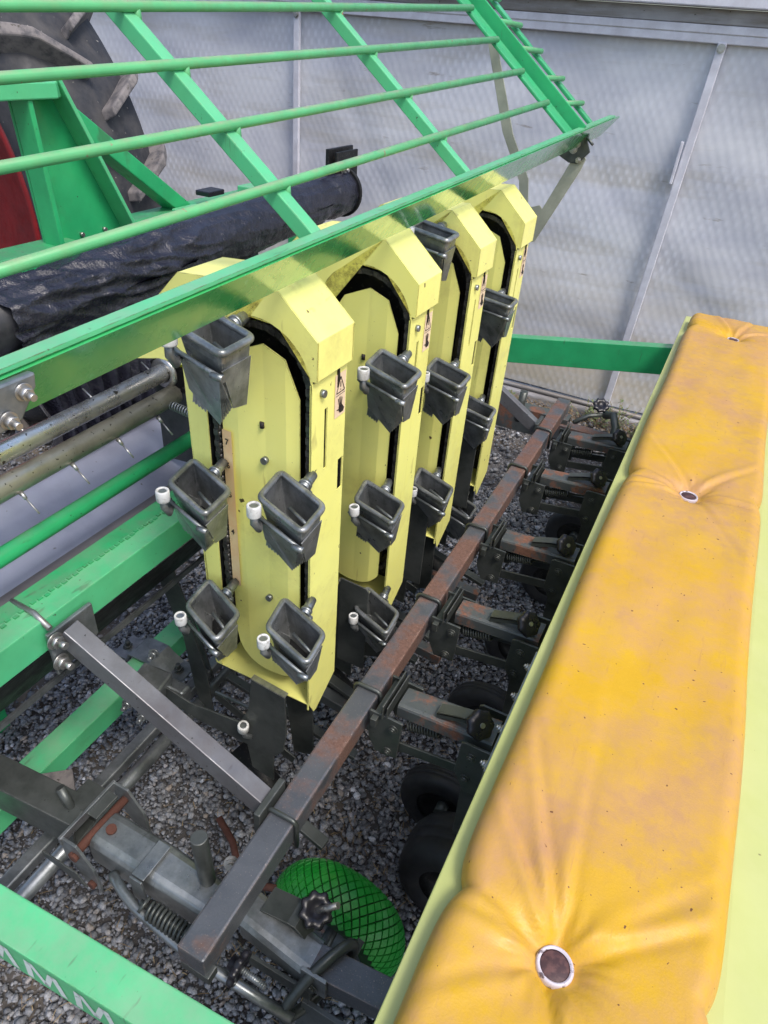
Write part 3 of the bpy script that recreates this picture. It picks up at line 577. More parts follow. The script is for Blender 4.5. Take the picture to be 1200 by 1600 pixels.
# ================================================================== GREEN RAILS
def rail(name, label, a, b, w, h, mt='green', up=(0, 0, 1), bev=.004):
    o0 = (V(a) + V(b)) / 2; g = B(); g.hollow(V(a) - o0, V(b) - o0, w, h, .004, up); o = g.obj(name, mt, None, bev); o.location = o0; return tag(o, label, 'frame beam')
fr = empty('green_rail', 'green box rail with a riveted flange left of the first elevator', 'rail', (-.8, .5, .8)); r_ = rel(fr)
g = B(); g.hollow(r_(-.805, -.15, .777), r_(-.805, 2.5, .777), .05, .062); g.obj('box_tube', 'green_skylit', fr, .004)
g = B(); g.box(r_(-.843, .6, .806), (.035, 1.5, .004)); g.obj('flange', 'green', fr, .001)
g = B()
for k in range(55): g.box(r_(-.822 + random.uniform(-.003, .003), .2 + .012 * k, .8095), (.006, .008, .002))
g.obj('slot_row', 'green', fr)
g = B(); g.cyl(V(-.90, -.15, .855), V(-.90, 1.01, .862), .0155, 24); o = g.obj('green_pipe', 'green'); tag(o, 'round green pipe in front of the blue grey chute', 'pipe')
g = B(); g.bolt(V(-.80, 1.0, .955), (0, -1, 0), .010, .008, .014); o = g.obj('bolt', 'black_metal'); tag(o, 'black bolt head beside the left leg of the first elevator', 'bolt')
lr = empty('lower_green_rail', 'low green square rail with chipped paint between the grey bars and the chute', 'rail', (-.93, .7, .3)); r_ = rel(lr)
g = B(); g.hollow(r_(-.955, .20, .275), r_(-.975, 1.15, .275), .058, .058); g.obj('square_tube', 'green_skylit', lr, .004)

# saddle clamp
cp = empty('saddle_clamp', 'bent grey clamp plate bolted over the low green rail', 'clamp', (-.97, .85, .30)); r_ = rel(cp)
g = B(); g.sheet([[r_(x, y, z) for x, z in ((-1.06, .285), (-1.01, .29), (-1.0, .312), (-.94, .314), (-.925, .30), (-.895, .285), (-.86, .28))] for y in (.80, .87)], smooth=False); o = g.obj('plate', 'galv', cp)
md = o.modifiers.new('s', 'SOLIDIFY'); md.thickness = .005
for x, y, z in ((-1.04, .835, .29), (-.885, .84, .287)):
    g = B(); g.bolt(r_(x, y, z), (0, 0, 1), .010, .008, .012); g.obj('bolt', 'galv_dark', cp)

# two parallel grey bars
gb = empty('grey_bars', 'pair of parallel grey steel bars, one square and one round, above the gravel', 'bar', (-.8, .5, .3)); r_ = rel(gb)
g = B(); g.beam(r_(-.80, .08, .30), r_(-.818, .98, .30), .026, .026); g.obj('square_bar', 'galv', gb, .003)
g = B(); g.cyl(r_(-.765, .08, .295), r_(-.775, .98, .295), .015, 20); g.obj('round_bar', 'galv', gb)

# ================================================================== TOOLBAR
tb = empty('rusty_toolbar', 'long rusty square steel tube running between the elevators and the seat', 'tube', (-.36, 1.3, .52)); r_ = rel(tb)
g = B(); g.beam(r_(-.361, .287, .525), r_(-.375, 2.37, .525), .047, .05); g.obj('square_tube', 'rusty', tb, .004)
g = B(); g.box(r_(-.357, .296, .497), (.05, .02, .02)); g.obj('end_lip', 'galv_dark', tb, .002)
def ubolt(y, x=-.367):
    g = B(); w = .0275; zt, zb = .5565, .49
    pts = [r_(x - w, y, zb), r_(x - w, y, zt - .008), r_(x - w + .003, y, zt - .003), r_(x - w + .008, y, zt)] + [r_(x + w - .008, y, zt), r_(x + w - .003, y, zt - .003), r_(x + w, y, zt - .008), r_(x + w, y, zb)]
    g.tube(pts, .0042, 10); return g.obj('u_bolt', 'galv_dark', tb)
for y in (.515, .817, 1.117, 1.437, 1.80, 2.08): ubolt(y, -.361 - .014 * (y - .287) / 2.08)

# arm from rail to toolbar
ar = empty('diagonal_strut', 'grey square steel arm from the green rail down to the rusty tube', 'arm', (-.6, .52, .65)); r_ = rel(ar)
g = B(); g.hollow(r_(-.765, .505, .772), r_(-.40, .530, .532), .031, .040, .003); g.obj('square_arm', 'steel_mid', ar, .003)
g = B(); g.prism([r_(-.772, .47, .79), r_(-.772, .56, .79), r_(-.772, .56, .72), r_(-.772, .47, .70)], (.008, 0, 0)); g.obj('end_plate', 'galv', ar, .002)
for y, z in ((.478, .775), (.478, .728)):
    g = B(); g.bolt(r_(-.762, y, z), (1, 0, 0), .011, .009, .014); g.obj('bolt', 'zinc', ar)
g = B(); g.tube([r_(-.86, .488, .805), r_(-.80, .482, .812), r_(-.765, .478, .80)], .005, 10); g.obj('hook_bolt', 'zinc', ar)
g = B(); g.box(r_(-.395, .528, .535), (.012, .075, .06)); g.obj('toolbar_plate', 'galv_dark', ar, .002)
far = copy_tree(ar); far.location = loc(ar) + V(-.005, 1.59, 0); far['label'] = 'second grey steel arm, at the far end of the rusty tube behind the fourth elevator'

# ================================================================== ELEVATORS
CX = -.560
def make_cup():
    c = bpy.data.objects.new('cup', None); COL.objects.link(c); c.empty_display_size = .02
    # local origin = stub at chain; rim plane z = 0
    BL, BR, FR, FL = V(-.042, -.006, 0), V(.062, -.050, 0), V(.068, -.120, 0), V(-.030, -.082, 0)
    ctr = (BL + BR + FR + FL) / 4
    def shrink(k, z, dx=0, dy=0, ky=None):
        return [ctr + V((p - ctr).x * k, (p - ctr).y * (ky or k), 0) + V(dx, dy, z) for p in (BL, BR, FR, FL)]
    # rounded rim loop
    def rounded(P, r=.012, n=5):
        out = []
        for i, p in enumerate(P):
            a = (P[i - 1] - p).normalized(); b = (P[(i + 1) % 4] - p).normalized()
            for k in range(n + 1):
                t = k / n; q0 = p + a * r; q1 = p + b * r; out.append(q0 * (1 - t) ** 2 + p * 2 * t * (1 - t) + q1 * t ** 2)
        return out
    g = B(); g.tube(rounded(shrink(1, 0)), .0052, 12, closed=True); g.obj('rim', 'cup', c)
    # upper body: tapered shell with inner wall
    def loft(levels, name, mt, thick=.0015, capfaces=False):
        g = B(); rings = [rounded(l, .010, 4) for l in levels]; vs = [[g.bm.verts.new(p) for p in r] for r in rings]
        for a, b in zip(vs, vs[1:]):
            for i in range(len(a)):
                f = g.bm.faces.new((a[i], a[(i + 1) % len(a)], b[(i + 1) % len(a)], b[i])); f.smooth = False
        o = g.obj(name, mt, c); md = o.modifiers.new('s', 'SOLIDIFY'); md.thickness = thick; md.offset = -1; return o
    loft([shrink(.99, 0), shrink(.97, -.014), shrink(.78, -.070, -.001, .010), shrink(.62, -.088, -.004, .012)], 'funnel', 'cup')
    g = B(); l = shrink(.66, -.080, -.002, .012); g._add(l, [(0, 1, 2, 3)]); g.obj('gate', 'black_metal', c)
    # front jaw plate, hinged under the rim, serrated lower edge
    def jaw(tl, tr, bl, br, name, teeth=9, off=V(0, 0, 0), tipd=.012):
        g = B(); low = []
        for i in range(teeth * 2 + 1):
            t = i / (teeth * 2); p = bl.lerp(br, t); p = p + (tl - bl).normalized() * (-.0035 if i % 2 else 0) ; low.append(p)
        poly = [tl, tr] + low[::-1]
        nrm = (tr - tl).cross(bl - tl).normalized() * .0018
        g.prism([p + off for p in poly], nrm); return g.obj(name, 'cup', c)
    def plate(P, name, serr, th=.0016):
        out = []
        for i, p in enumerate(P):
            out.append(V(p)); n2 = V(P[(i + 1) % len(P)])
            if i in serr:
                k = serr[i]; d = n2 - V(p); up = V(0, 0, 1)
                for t in range(1, 2 * k): out.append(V(p) + d * (t / (2 * k)) + up * (.0035 if t % 2 else 0))
        nrm = (V(P[1]) - V(P[0])).cross(V(P[2]) - V(P[0])).normalized() * th
        g = B(); g.prism(out, nrm); bmesh.ops.triangulate(g.bm, faces=[f for f in g.bm.faces if len(f.verts) > 4]); return g.obj(name, 'cup', c)
    plate([(-.026, -.088, -.028), (.064, -.121, -.028), (.051, -.082, -.088), (.024, -.073, -.124), (-.030, -.068, -.088)], 'front_jaw', {2: 6})
    plate([(.067, -.118, -.022), (.062, -.054, -.022), (.050, -.048, -.095), (.053, -.080, -.088)], 'side_jaw', {})
    plate([(-.040, -.040, -.045), (-.008, -.044, -.045), (-.008, -.052, -.100), (-.016, -.054, -.124), (-.041, -.050, -.118)], 'rear_jaw', {3: 4})
    # hinge rod, inner rod
    g = B(); g.cyl(FL + V(-.008, -.005, -.027), FR + V(.004, -.005, -.027), .0034, 10); g.cyl(FR + V(-.012, -.005, -.027), FR + V(.006, -.005, -.027), .005, 10); g.obj('hinge_rod', 'galv', c)
    g = B(); a = V(.006, -.056, -.020); b = V(.060, -.080, -.024); g.cyl(a, b, .0034, 10); g.obj('inner_rod', 'galv', c)
    # roller on bent arm at left front
    rp = V(-.019, -.111, -.002)
    g = B(); g.tube([rp + V(0, 0, -.006), rp + V(0, 0, -.024), rp + V(.005, .004, -.034), FL + V(.004, -.004, -.034)], .0062, 10); g.cyl(FL + V(-.012, -.003, -.026), FL + V(.0, -.003, -.034), .006, 10); g.obj('roller_arm', 'cup', c)
    g = B(); g.lathe(rp, (0, 0, 1), [(.0070, -.010), (.0100, -.010), (.0108, -.008), (.0108, .008), (.0100, .010), (.0074, .010), (.0070, .006)], 24); g.obj('roller', 'white_plastic', c)
    g = B(); g.cyl(rp + V(0, 0, -.01), rp + V(0, 0, .0085), .0062, 16); g.obj('roller_pin', 'galv', c)
    # stub to chain
    g = B(); g.cyl(V(0, .02, -.004), V(.008, -.022, -.004), .0085, 14); g.cyl(V(.005, -.008, -.004), V(.006, -.015, -.004), .011, 14); g.bolt(V(.012, -.012, -.016), (.6, -.8, 0), .005, .004); g.obj('stub', 'galv', c)
    return c
cup0 = make_cup()
cup_used = [False]
def place_cup(root, x, z, rz=0, s=1.0, yoff=-.015):
    if not cup_used[0]: c = cup0; c.parent = root; cup_used[0] = True
    else: c = copy_tree(cup0, root)
    c.location = (x + .56, yoff, z - .5); c.rotation_euler = (R(random.uniform(-2, 2)), R(random.uniform(-2, 2)), rz); c.scale = (s, s, s)
    return c
def textmesh(s, size, name='digit'):
    cu = bpy.data.curves.new('t', 'FONT'); cu.body = s; cu.size = size; cu.align_x = 'CENTER'; cu.align_y = 'CENTER'; cu.extrude = .0002; cu.offset = size * .02
    o = bpy.data.objects.new('t', cu); COL.objects.link(o); bpy.context.view_layer.update()
    me = bpy.data.meshes.new_from_object(o.evaluated_get(bpy.context.evaluated_depsgraph_get())); bpy.data.objects.remove(o); me.name = name; return me
def make_elevator(y0, label, first=True):
    """local frame: origin x=-.56, y=y0 (front face), z=.5"""
    e = empty('cup_elevator', label, 'elevator', (-.56, y0, .5), 'yellow cup elevators'); q = lambda x, y, z: V(x + .56, y, z - .5)
    D = .10
    # cap front with arched opening
    out_r = [(-.457, 1.192), (-.457, 1.250), (-.528, 1.313), (-.690, 1.300), (-.745, 1.245), (-.815, 1.140), (-.745, 1.157), (-.692, 1.158)]
    inn = arc(CX, 1.170, .0945, 0, 180, 20)
    g = B(); poly = [q(x, 0, z) for x, z in out_r] + [q(x, 0, z) for x, z in [(-.692, 1.150)] + [(CX - .0945, 1.150)] + inn[::-1] + [(CX + .0945, 1.192)]]
    g.prism(poly, (0, .003, 0)); bmesh.ops.triangulate(g.bm, faces=[f for f in g.bm.faces if len(f.verts) > 4]); g.obj('cap_front', 'yellow', e)
    # cap top folded strip
    strip = [(-.457, 1.192), (-.457, 1.250), (-.528, 1.313), (-.690, 1.300), (-.745, 1.245), (-.815, 1.140)]
    g = B(); g.sheet([[q(x, 0.0, z), q(x, D + .003, z)] for x, z in strip], smooth=False); o = g.obj('cap_top', 'yellow', e)
    md = o.modifiers.new('s', 'SOLIDIFY'); md.thickness = .002; md.offset = -1 
    md = o.modifiers.new('b', 'BEVEL'); md.width = .003; md.segments = 2; md.limit_method = 'ANGLE'; md.angle_limit = R(25)
    g = B(); poly = [q(x, D, z) for x, z in out_r]; g.prism(poly, (0, .003, 0)); g.obj('cap_back', 'yellow', e)
    g = B(); g.prism([q(x, .070, z) for x, z in arc(CX, 1.170, .100, 0, 180, 16)] + [q(CX - .100, .070, 1.14), q(CX + .0915, .070, 1.14)], (0, .003, 0)); g.obj('arch_shade', 'black_metal', e)  # black sheet added so the interior behind the arch looks shaded
    # right leg : side sheet with slots cut out
    def plate_with_slots(xs, ya, yb, za, zb, slots):
        ys = sorted(set([ya, yb] + [s[0] for s in slots] + [s[1] for s in slots])); zs = sorted(set([za, zb] + [s[2] for s in slots] + [s[3] for s in slots])); g = B()
        for i in range(len(ys) - 1):
            for j in range(len(zs) - 1):
                cy, cz = (ys[i] + ys[i + 1]) / 2, (zs[j] + zs[j + 1]) / 2
                if any(s[0] < cy < s[1] and s[2] < cz < s[3] for s in slots): continue
                g._add([q(xs, ys[i], zs[j]), q(xs, ys[i + 1], zs[j]), q(xs, ys[i + 1], zs[j + 1]), q(xs, ys[i], zs[j + 1])], [(0, 1, 2, 3)])
        bmesh.ops.remove_doubles(g.bm, verts=g.bm.verts[:], dist=1e-5); return g
    g = plate_with_slots(-.466, .0, D, .505, 1.187, [(.036, .044, 1.030, 1.135), (.082, .0975, .965, 1.025)])
    g._add([q(-.466, 0, .505), q(-.466, .020, .462), q(-.466, .030, .462), q(-.466, D, .505)], [(0, 1, 2, 3)])
    o = g.obj('right_leg', 'yellow', e); md = o.modifiers.new('s', 'SOLIDIFY'); md.thickness = .0025; md.offset = 0
    g = B(); g.box(q(-.4672, .0015, .835), (.004, .003, .70)); g.obj('right_leg_lip', 'yellow', e, .001)
    # left leg
    g = B(); g._add([q(-.697, .0, 1.16), q(-.657, .0, 1.16), q(-.657, 0, .54), q(-.683, 0, .505), q(-.683, 0, .505)], [(0, 1, 2, 3)])
    g._add([q(-.697, 0, 1.16), q(-.690, 0, .505), q(-.690, D, .505), q(-.697, D, 1.16)], [(0, 1, 2, 3)])
    o = g.obj('left_leg', 'yellow', e); md = o.modifiers.new('s', 'SOLIDIFY'); md.thickness = .002; md.offset = 0
    g = B(); g.box(q(-.6595, .035, .85), (.003, .062, .62)); g.obj('slot_shade', 'black_metal', e)  # black strip added in place of shade in the slot beside the leg
    # bottom plate
    g = B(); g.prism([q(-.690, 0, .503), q(-.468, 0, .503), q(-.468, D, .503), q(-.690, D, .503)], (0, 0, -.003)); g.box(q(-.682, .001, .515), (.014, .003, .028)); g.obj('bottom_plate', 'yellow', e, .001)
    # dark sheet added behind to block light and keep the housing interior black
    g = B(); g.box(q(-.5775, D - .002, .85), (.218, .004, .70)); g.obj('back_shade', 'black_metal', e)
    # centre panel : folded, rounded bottom, chamfered top
    px = [-.638, -.606, -.556, -.516, -.493]; dy = [.012, .0098, .012, .0092, .012]
    topz = {-.638: 1.150, -.606: 1.200, -.556: 1.222, -.516: 1.208, -.493: 1.150}
    g = B(); rows = []
    def panel_lo(x): return .613 - math.sqrt(max(0, .0775 ** 2 - (x + .5605) ** 2)) - .0005
    xs = []
    for a, b in zip(px, px[1:]): xs += [a + (b - a) * k / 6 for k in range(6)]
    xs.append(px[-1])
    for x in xs:
        y = float(np.interp(x, px, dy)); zt = float(np.interp(x, px, [topz[v] for v in px])); rows.append([q(x, y, panel_lo(x)), q(x, y, .70), q(x, y, 1.05), q(x, y, zt)])
    g.sheet(rows, smooth=False); o = g.obj('centre_panel', 'yellow', e); md = o.modifiers.new('s', 'SOLIDIFY'); md.thickness = .0025; md.offset = 1
    # side returns of panel
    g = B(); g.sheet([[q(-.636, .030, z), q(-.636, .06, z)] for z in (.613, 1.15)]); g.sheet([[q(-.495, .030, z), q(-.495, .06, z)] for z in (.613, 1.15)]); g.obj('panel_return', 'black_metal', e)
    # screws & hole
    for z in (1.030, .738):
        g = B(); g.cyl(q(-.556, .012, z), q(-.556, .004, z), .0062, 14); g.obj('screw', 'galv', e)
    g = B(); g.tube([q(-.5605, .0105, 1.086), q(-.5605, .0105, 1.096)], .0038, 10); g.obj('panel_hole', 'ink', e)
    g = B(); g.cyl(q(-.466, .026, 1.165), q(-.458, .026, 1.165), .0058, 14); g.obj('leg_bolt', 'galv', e)
    # chain
    path = arc(CX, 1.165, .0865, 0, 180, 26) + [(CX - .0865, 1.165 - .0105 * k) for k in range(1, 50)] + arc(CX, .645, .0865, 180, 360, 26) + [(CX + .0865, .645 + .0105 * k) for k in range(1, 50)]
    g = B()
    for i, (x, z) in enumerate(path):
        yy = .015 if z > .66 else .034; g.cyl(q(x, yy - .009, z), q(x, yy + .009, z), .0050, 7)
        nx_, nz_ = path[(i + 1) % len(path)]
        g.beam(q(x, yy - .010 + .002 * (i % 2), z), q(nx_, yy - .010 + .002 * (i % 2), nz_), .002, .010, up=(0, 1, 0)) if False else g.beam(q(x, yy - .010 + .002 * (i % 2), z), q(nx_, yy - .010 + .002 * (i % 2), nz_), .009, .0022, up=(0, 1, 0))
    g.obj('chain', 'chain', e)
    # warning sticker
    st = B(); xs_ = -.4638; st._add([q(xs_, .064, 1.178), q(xs_, .096, 1.178), q(xs_, .096, 1.106), q(xs_, .064, 1.106)], [(0, 1, 2, 3)]); st = st.obj('warning_sticker', 'sticker', e)
    g = B(); X = xs_ + .0006
    def L_(a, b, w=.0016):
        a = q(X, *a); b = q(X, *b); d = (b - a).normalized(); n_ = V(0, -d.z, d.y) * w / 2; g._add([a - n_, b - n_, b + n_, a + n_], [(0, 1, 2, 3)])
    T = [(.068, 1.147), (.092, 1.147), (.080, 1.172)]
    for i in range(3): L_(T[i], T[(i + 1) % 3])
    L_((.080, 1.164), (.080, 1.155), .002); L_((.080, 1.152), (.080, 1.150), .002)
    L_((.066, 1.143), (.094, 1.143), .0008)
    for k, (a, b) in enumerate((((.074, 1.137), (.078, 1.122)), ((.078, 1.139), (.080, 1.122)), ((.082, 1.139), (.082, 1.122)), ((.086, 1.136), (.084, 1.122)), ((.070, 1.119), (.077, 1.118)))): L_(a, b, .0018)
    g._add([q(X, .076, 1.123), q(X, .086, 1.124), q(X, .093, 1.116), q(X, .090, 1.111), q(X, .080, 1.111), q(X, .076, 1.116)], [(0, 1, 2, 3, 4, 5)])
    g.obj('pictogram', 'ink', st)
    # fixings back to frame
    g = B(); g.beam(q(-.66, D + .004, 1.02), q(-.66, D + .004, .60), .03, .01, up=(0, 1, 0)); g.obj('rear_strut', 'galv_dark', e)
    return e
LAB = ['nearest yellow cup elevator, with a numbered depth scale on its centre panel', 'second nearest yellow cup elevator, with a large cup hanging below its arch on the right', 'third yellow cup elevator, with one cup high under its arch', 'farthest yellow cup elevator, next to the greenhouse wall']
e1 = make_elevator(.76, LAB[0])
ele = [e1] + [copy_tree(e1) for _ in range(3)]
for e, y, l in zip(ele, (.76, 1.09, 1.395, 1.70), LAB): e.location.y = y; e['label'] = l
# depth scale on first
q = lambda x, y, z: V(x + .56, y, z - .5)
g = B(); g._add([q(-.6375, .0085, .738), q(-.6185, .0070, .738), q(-.6185, .0070, 1.062), q(-.6375, .0085, 1.062)], [(0, 1, 2, 3)]); rul = g.obj('depth_scale', 'ruler', e1)
for s, z in (('7', 1.042), ('6', .998), ('5', .940), ('4', .862), ('3', .748)):
    me = textmesh(s, .015); me.materials.append(M['ink']); o = bpy.data.objects.new('digit', me); COL.objects.link(o); o.parent = rul; o.location = q(-.627, .0050, z); o.rotation_euler = (R(90), 0, R(-8))
cups = {0: [(-.578, 1.264), (-.635, 1.005), (-.629, .749), (-.465, 1.040), (-.462, .784)],
        1: [(-.468, 1.126), (-.481, .844), (-.462, .561), (-.640, .92), (-.640, .66)],
        2: [(-.544, 1.286), (-.476, 1.005), (-.482, .715), (-.640, .93), (-.640, .66)],
        3: [(-.484, 1.087), (-.490, .793), (-.490, .475), (-.640, .95), (-.640, .68)]}
for i, L_ in cups.items():
    for k, (x, z) in enumerate(L_): place_cup(ele[i], x, z, rz=R(random.uniform(-3, 3)), s=1.03 if (i == 0 and k == 0) else .97)

# ================================================================== HOOD GRID
hg = empty('guard_grid', 'green welded guard grid of round bars, propped open above the elevators', 'guard', (-.6, 1.2, 1.45)); r_ = rel(hg)
def gp(s, y): return V(-.475 - .79 * s, y, 1.375 + .613 * s)     # s metres up the slope
g = B()
a0, a1 = V(-.470, -.05, 1.321), V(-.470, 2.62, 1.375)
H0, H1 = .046, .046
g._add([V(-.505, -.05, 1.300) - loc(hg), V(-.505, 2.60, 1.370) - loc(hg), V(-.470, 2.68, 1.424) - loc(hg), V(-.470, 2.56, 1.424) - loc(hg), V(-.470, -.05, 1.354) - loc(hg)], [(0, 1, 2, 3, 4)])
o = g.obj('edge_plate', 'green_plate', hg); md = o.modifiers.new('s', 'SOLIDIFY'); md.thickness = .004
g = B(); g._add([V(-.467, -.05, 1.3555) - loc(hg), V(-.467, 2.60, 1.4255) - loc(hg), V(-.485, 2.60, 1.4255) - loc(hg), V(-.485, -.05, 1.3555) - loc(hg)], [(0, 1, 2, 3)]); o = g.obj('top_flange', 'green_skylit', hg); md = o.modifiers.new('s', 'SOLIDIFY'); md.thickness = .004
for y, dz, s1 in ((.80, -.014, .75), (1.35, -.003, .75)):
    g = B(); g.hollow(gp(0.01, y) + V(0, 0, dz) - loc(hg), gp(s1, y) + V(0, 0, dz) - loc(hg), .024, .020, .003, up=(.6, 0, .8)); g.obj('rib', 'green_skylit', hg, .002)
g = B(); d = V(0, 0, .016); g.beam(gp(0.01, 2.13) + d - loc(hg), gp(.9, 2.13) + d - loc(hg), .075, .008, up=(.6, 0, .8)); g.beam(gp(0.01, 2.19) + d - loc(hg) + V(.008, 0, .012), gp(.9, 2.19) + d - loc(hg) + V(.008, 0, .012), .006, .035, up=(.6, 0, .8)); g.obj('wide_rib', 'green', hg, .002)
g = B(); g.beam(gp(0.01, 2.42) + d - loc(hg), gp(.9, 2.42) + d - loc(hg), .035, .010, up=(.6, 0, .8)); g.obj('outer_rib', 'green', hg, .002)
lab_bars = [.135, .275, .410, .560]
def gq(s, y): return gp(s, y) + V(0, 0, .005 + .02 * (y - .8))
for sa, sb in ((.075, .110), (.168, .214), (.262, .318), (.349, .421), (.44, .525)):
    f = lambda y: sa + (sb - sa) * (y - .5) / 1.58
    g = B(); g.cyl(gq(f(-.3), -.3) - loc(hg), gq(f(2.10), 2.10) - loc(hg), .0049, 14, .0078)
    for yr in (.813, 1.362): g.cyl(gq(f(yr), yr) - loc(hg), gq(f(yr) - .004, yr) - V(.002, 0, .018) - loc(hg), .0055, 10)
    g.obj('bar', 'green_bar', hg)
for sa, sb in ((.11, .083), (.20, .175), (.305, .277), (.40, .373), (.50, .47)):
    g = B(); g.cyl(gq(sa, 2.19) - V(0, 0, .008) - loc(hg), gq(sb, 2.42) - loc(hg), .0076, 12); g.obj('short_bar', 'green_bar', hg)
g = B(); g.bolt(gp(.48, 2.115) + V(.006, 0, .036) - loc(hg), (.6, -.2, .78), .012, .01, .01); g.obj('bolt', 'zinc', hg)
for yr, dz in ((.80, -.014), (1.35, -.003), (2.13, .016)):
    g = B(); c0 = gp(.012, yr) + V(0, 0, dz) - loc(hg); g.tube([c0 + V(.004 * math.sin(k * 2.1), -.016 + .032 * k / 12, .003 * math.sin(k * 1.7)) for k in range(13)], [.0032 + .0012 * math.sin(k * 2.7) for k in range(13)], 7); g.obj('weld_bead', 'green_bar', hg)
# near hinge bracket at left edge
nb = empty('hinge_bracket', 'grey steel bracket with two big bolts at the left end of the green plate', 'bracket', (-.46, .31, 1.33)); r_ = rel(nb)
g = B(); g.prism([r_(-.465, .20, 1.362), r_(-.465, .333, 1.362), r_(-.465, .331, 1.350), r_(-.465, .312, 1.328), r_(-.465, .20, 1.31)], (.008, 0, 0)); g.obj('plate', 'galv', nb, .002)
for y, z in ((.318, 1.351), (.300, 1.334)):
    g = B(); g.bolt(r_(-.457, y, z), (1, -.1, -.1), .0055, .006, .006); g.obj('bolt', 'zinc', nb)
# far end brackets and hook arm
hk = empty('support_hook', 'khaki steel hook shaped arm hinged below the far end of the green plate', 'bracket', (-.5, 2.3, 1.3)); r_ = rel(hk)
Y = 2.30
g = B(); g.prism([r_(-.585, Y, 1.345), r_(-.485, Y, 1.395), r_(-.462, Y, 1.35), r_(-.492, Y, 1.315), r_(-.52, Y, 1.315)], (0, .006, 0)); g.obj('hinge_plate', 'galv_dark', hk, .002)
g = B(); g.prism([r_(-.510, Y + .01, 1.330), r_(-.490, Y + .01, 1.345), r_(-.472, Y + .01, 1.330), r_(-.480, Y + .01, 1.300), r_(-.555, Y + .01, 1.130), r_(-.580, Y + .01, 1.075), r_(-.600, Y + .01, 1.07), r_(-.64, Y + .01, 1.08), r_(-.625, Y + .01, 1.17), r_(-.585, Y + .01, 1.185), r_(-.575, Y + .01, 1.175)], (0, .006, 0)); g.obj('hook_arm', 'khaki_steel', hk, .001)
for x, z, yy in ((-.492, 1.325, Y + .008), (-.505, 1.368, Y - .002), (-.512, 1.352, Y - .002)):
    g = B(); g.bolt(r_(x, yy, z), (0, -1, 0), .009, .008, .008); g.obj('bolt', 'zinc', hk)
g = B(); g.tube([r_(-.482, Y + .02, 1.392), r_(-.475, Y - .01, 1.385), r_(-.455, Y - .02, 1.372)], .004, 8); g.obj('pin', 'galv_dark', hk)
gs = empty('prop_strut', 'flat grey bent strut holding up the green guard at its far end', 'strut', (-.75, 2.45, 1.2)); r_ = rel(gs); Y = 2.40
g = B(); g.prism([r_(-.862, Y, 1.60), r_(-.832, Y, 1.60), r_(-.735, Y, 1.36), r_(-.660, Y, 1.24), r_(-.628, Y, 1.06), r_(-.655, Y, 1.06), r_(-.690, Y, 1.23), r_(-.770, Y, 1.36)], (0, .005, 0)); g.obj('strut_plate', 'khaki_steel', gs, .001)

# ================================================================== SEAT TANK + CUSHION
tk = empty('seat_tank', 'pale yellow green tank under the yellow cushion', 'tank', (.1, 1.3, .7)); r_ = rel(tk)
SY0, SY1 = -.6, 2.86
prof = [(-.058, .40), (-.062, .772), (-.079, .774), (-.079, .786), (-.060, .788), (-.03, .788), (.24, .788), (.30, .780), (.40, .74), (.46, .64), (.48, .45)]
g = B(); g.sheet([[r_(x, y, z) for x, z in prof] for y in np.linspace(SY0, SY1, 30)], smooth=False); g.prism([r_(x, SY1, z) for x, z in prof], (0, -.004, 0))
o = g.obj('tank_shell', 'tank', tk); md = o.modifiers.new('b', 'BEVEL'); md.width = .006; md.segments = 3; md.limit_method = 'ANGLE'; md.angle_limit = R(15)
g = B(); g.beam(r_(-.080, .60, .755), r_(-.080, .86, .755), .006, .03); g.obj('mounting_rail', 'galv', tk, .001)
for k in range(4):
    g = B(); g.bolt(r_(-.084, .62 + .07 * k, .757), (-1, 0, .3), .005, .004, .003); g.obj('rail_bolt', 'zinc', tk)
# cushion
cu = empty('seat_cushion', 'long yellow vinyl seat cushion, buttoned, stained and creased', 'cushion', (.08, 1.3, .8)); r_ = rel(cu)
btn = [(.068, .387), (.083, 1.446), (.099, 2.60)]
xa, xb = -.060, .232
def cush_z(x, y):
    u = (x - xa) / (xb - xa)
    edge = min(u, 1 - u) * (xb - xa)
    ee = min(1, edge / .030); z = .800 + .034 * math.sqrt(max(0, 1 - (1 - ee) ** 2.3))
    # dimples with radiating folds
    for i, (bx, by) in enumerate(btn):
        dx, dy = x - bx, y - by; r = math.hypot(dx, dy)
        z += .0022 * math.sin(19 * math.atan2(dy, dx) + 5 * mn.noise(V(x * 20, y * 20, i))) * math.exp(-((r - .036) / .022) ** 2); z -= .026 * math.exp(-(max(0, r - .021) / .026) ** 1.1)
        a = math.atan2(dy, dx); w = math.exp(-r / .13) * (1 - math.exp(-(r / .03) ** 2))
        for (fa, fw, am) in FOLDS[i]:
            da = (a - fa + math.pi) % (2 * math.pi) - math.pi; dist = r * math.sin(min(abs(da), math.pi / 2)) * (1 if da > 0 else -1)
            if abs(da) < 1.2: z += .6 * am * w * min(1, edge / .03) * (1.6 * math.exp(-((dist - .008) / (fw * 1.2)) ** 2) - 1.5 * math.exp(-((dist + .006) / fw) ** 2))
    z += .004 * mn.noise(V(x * 7, y * 4, 3)) + .0025 * mn.noise(V(x * 16, y * 9, 7))
    # end roll off
    z -= .06 * max(0, 1 - (2.80 - y) / .03) if y > 2.77 else 0
    return z
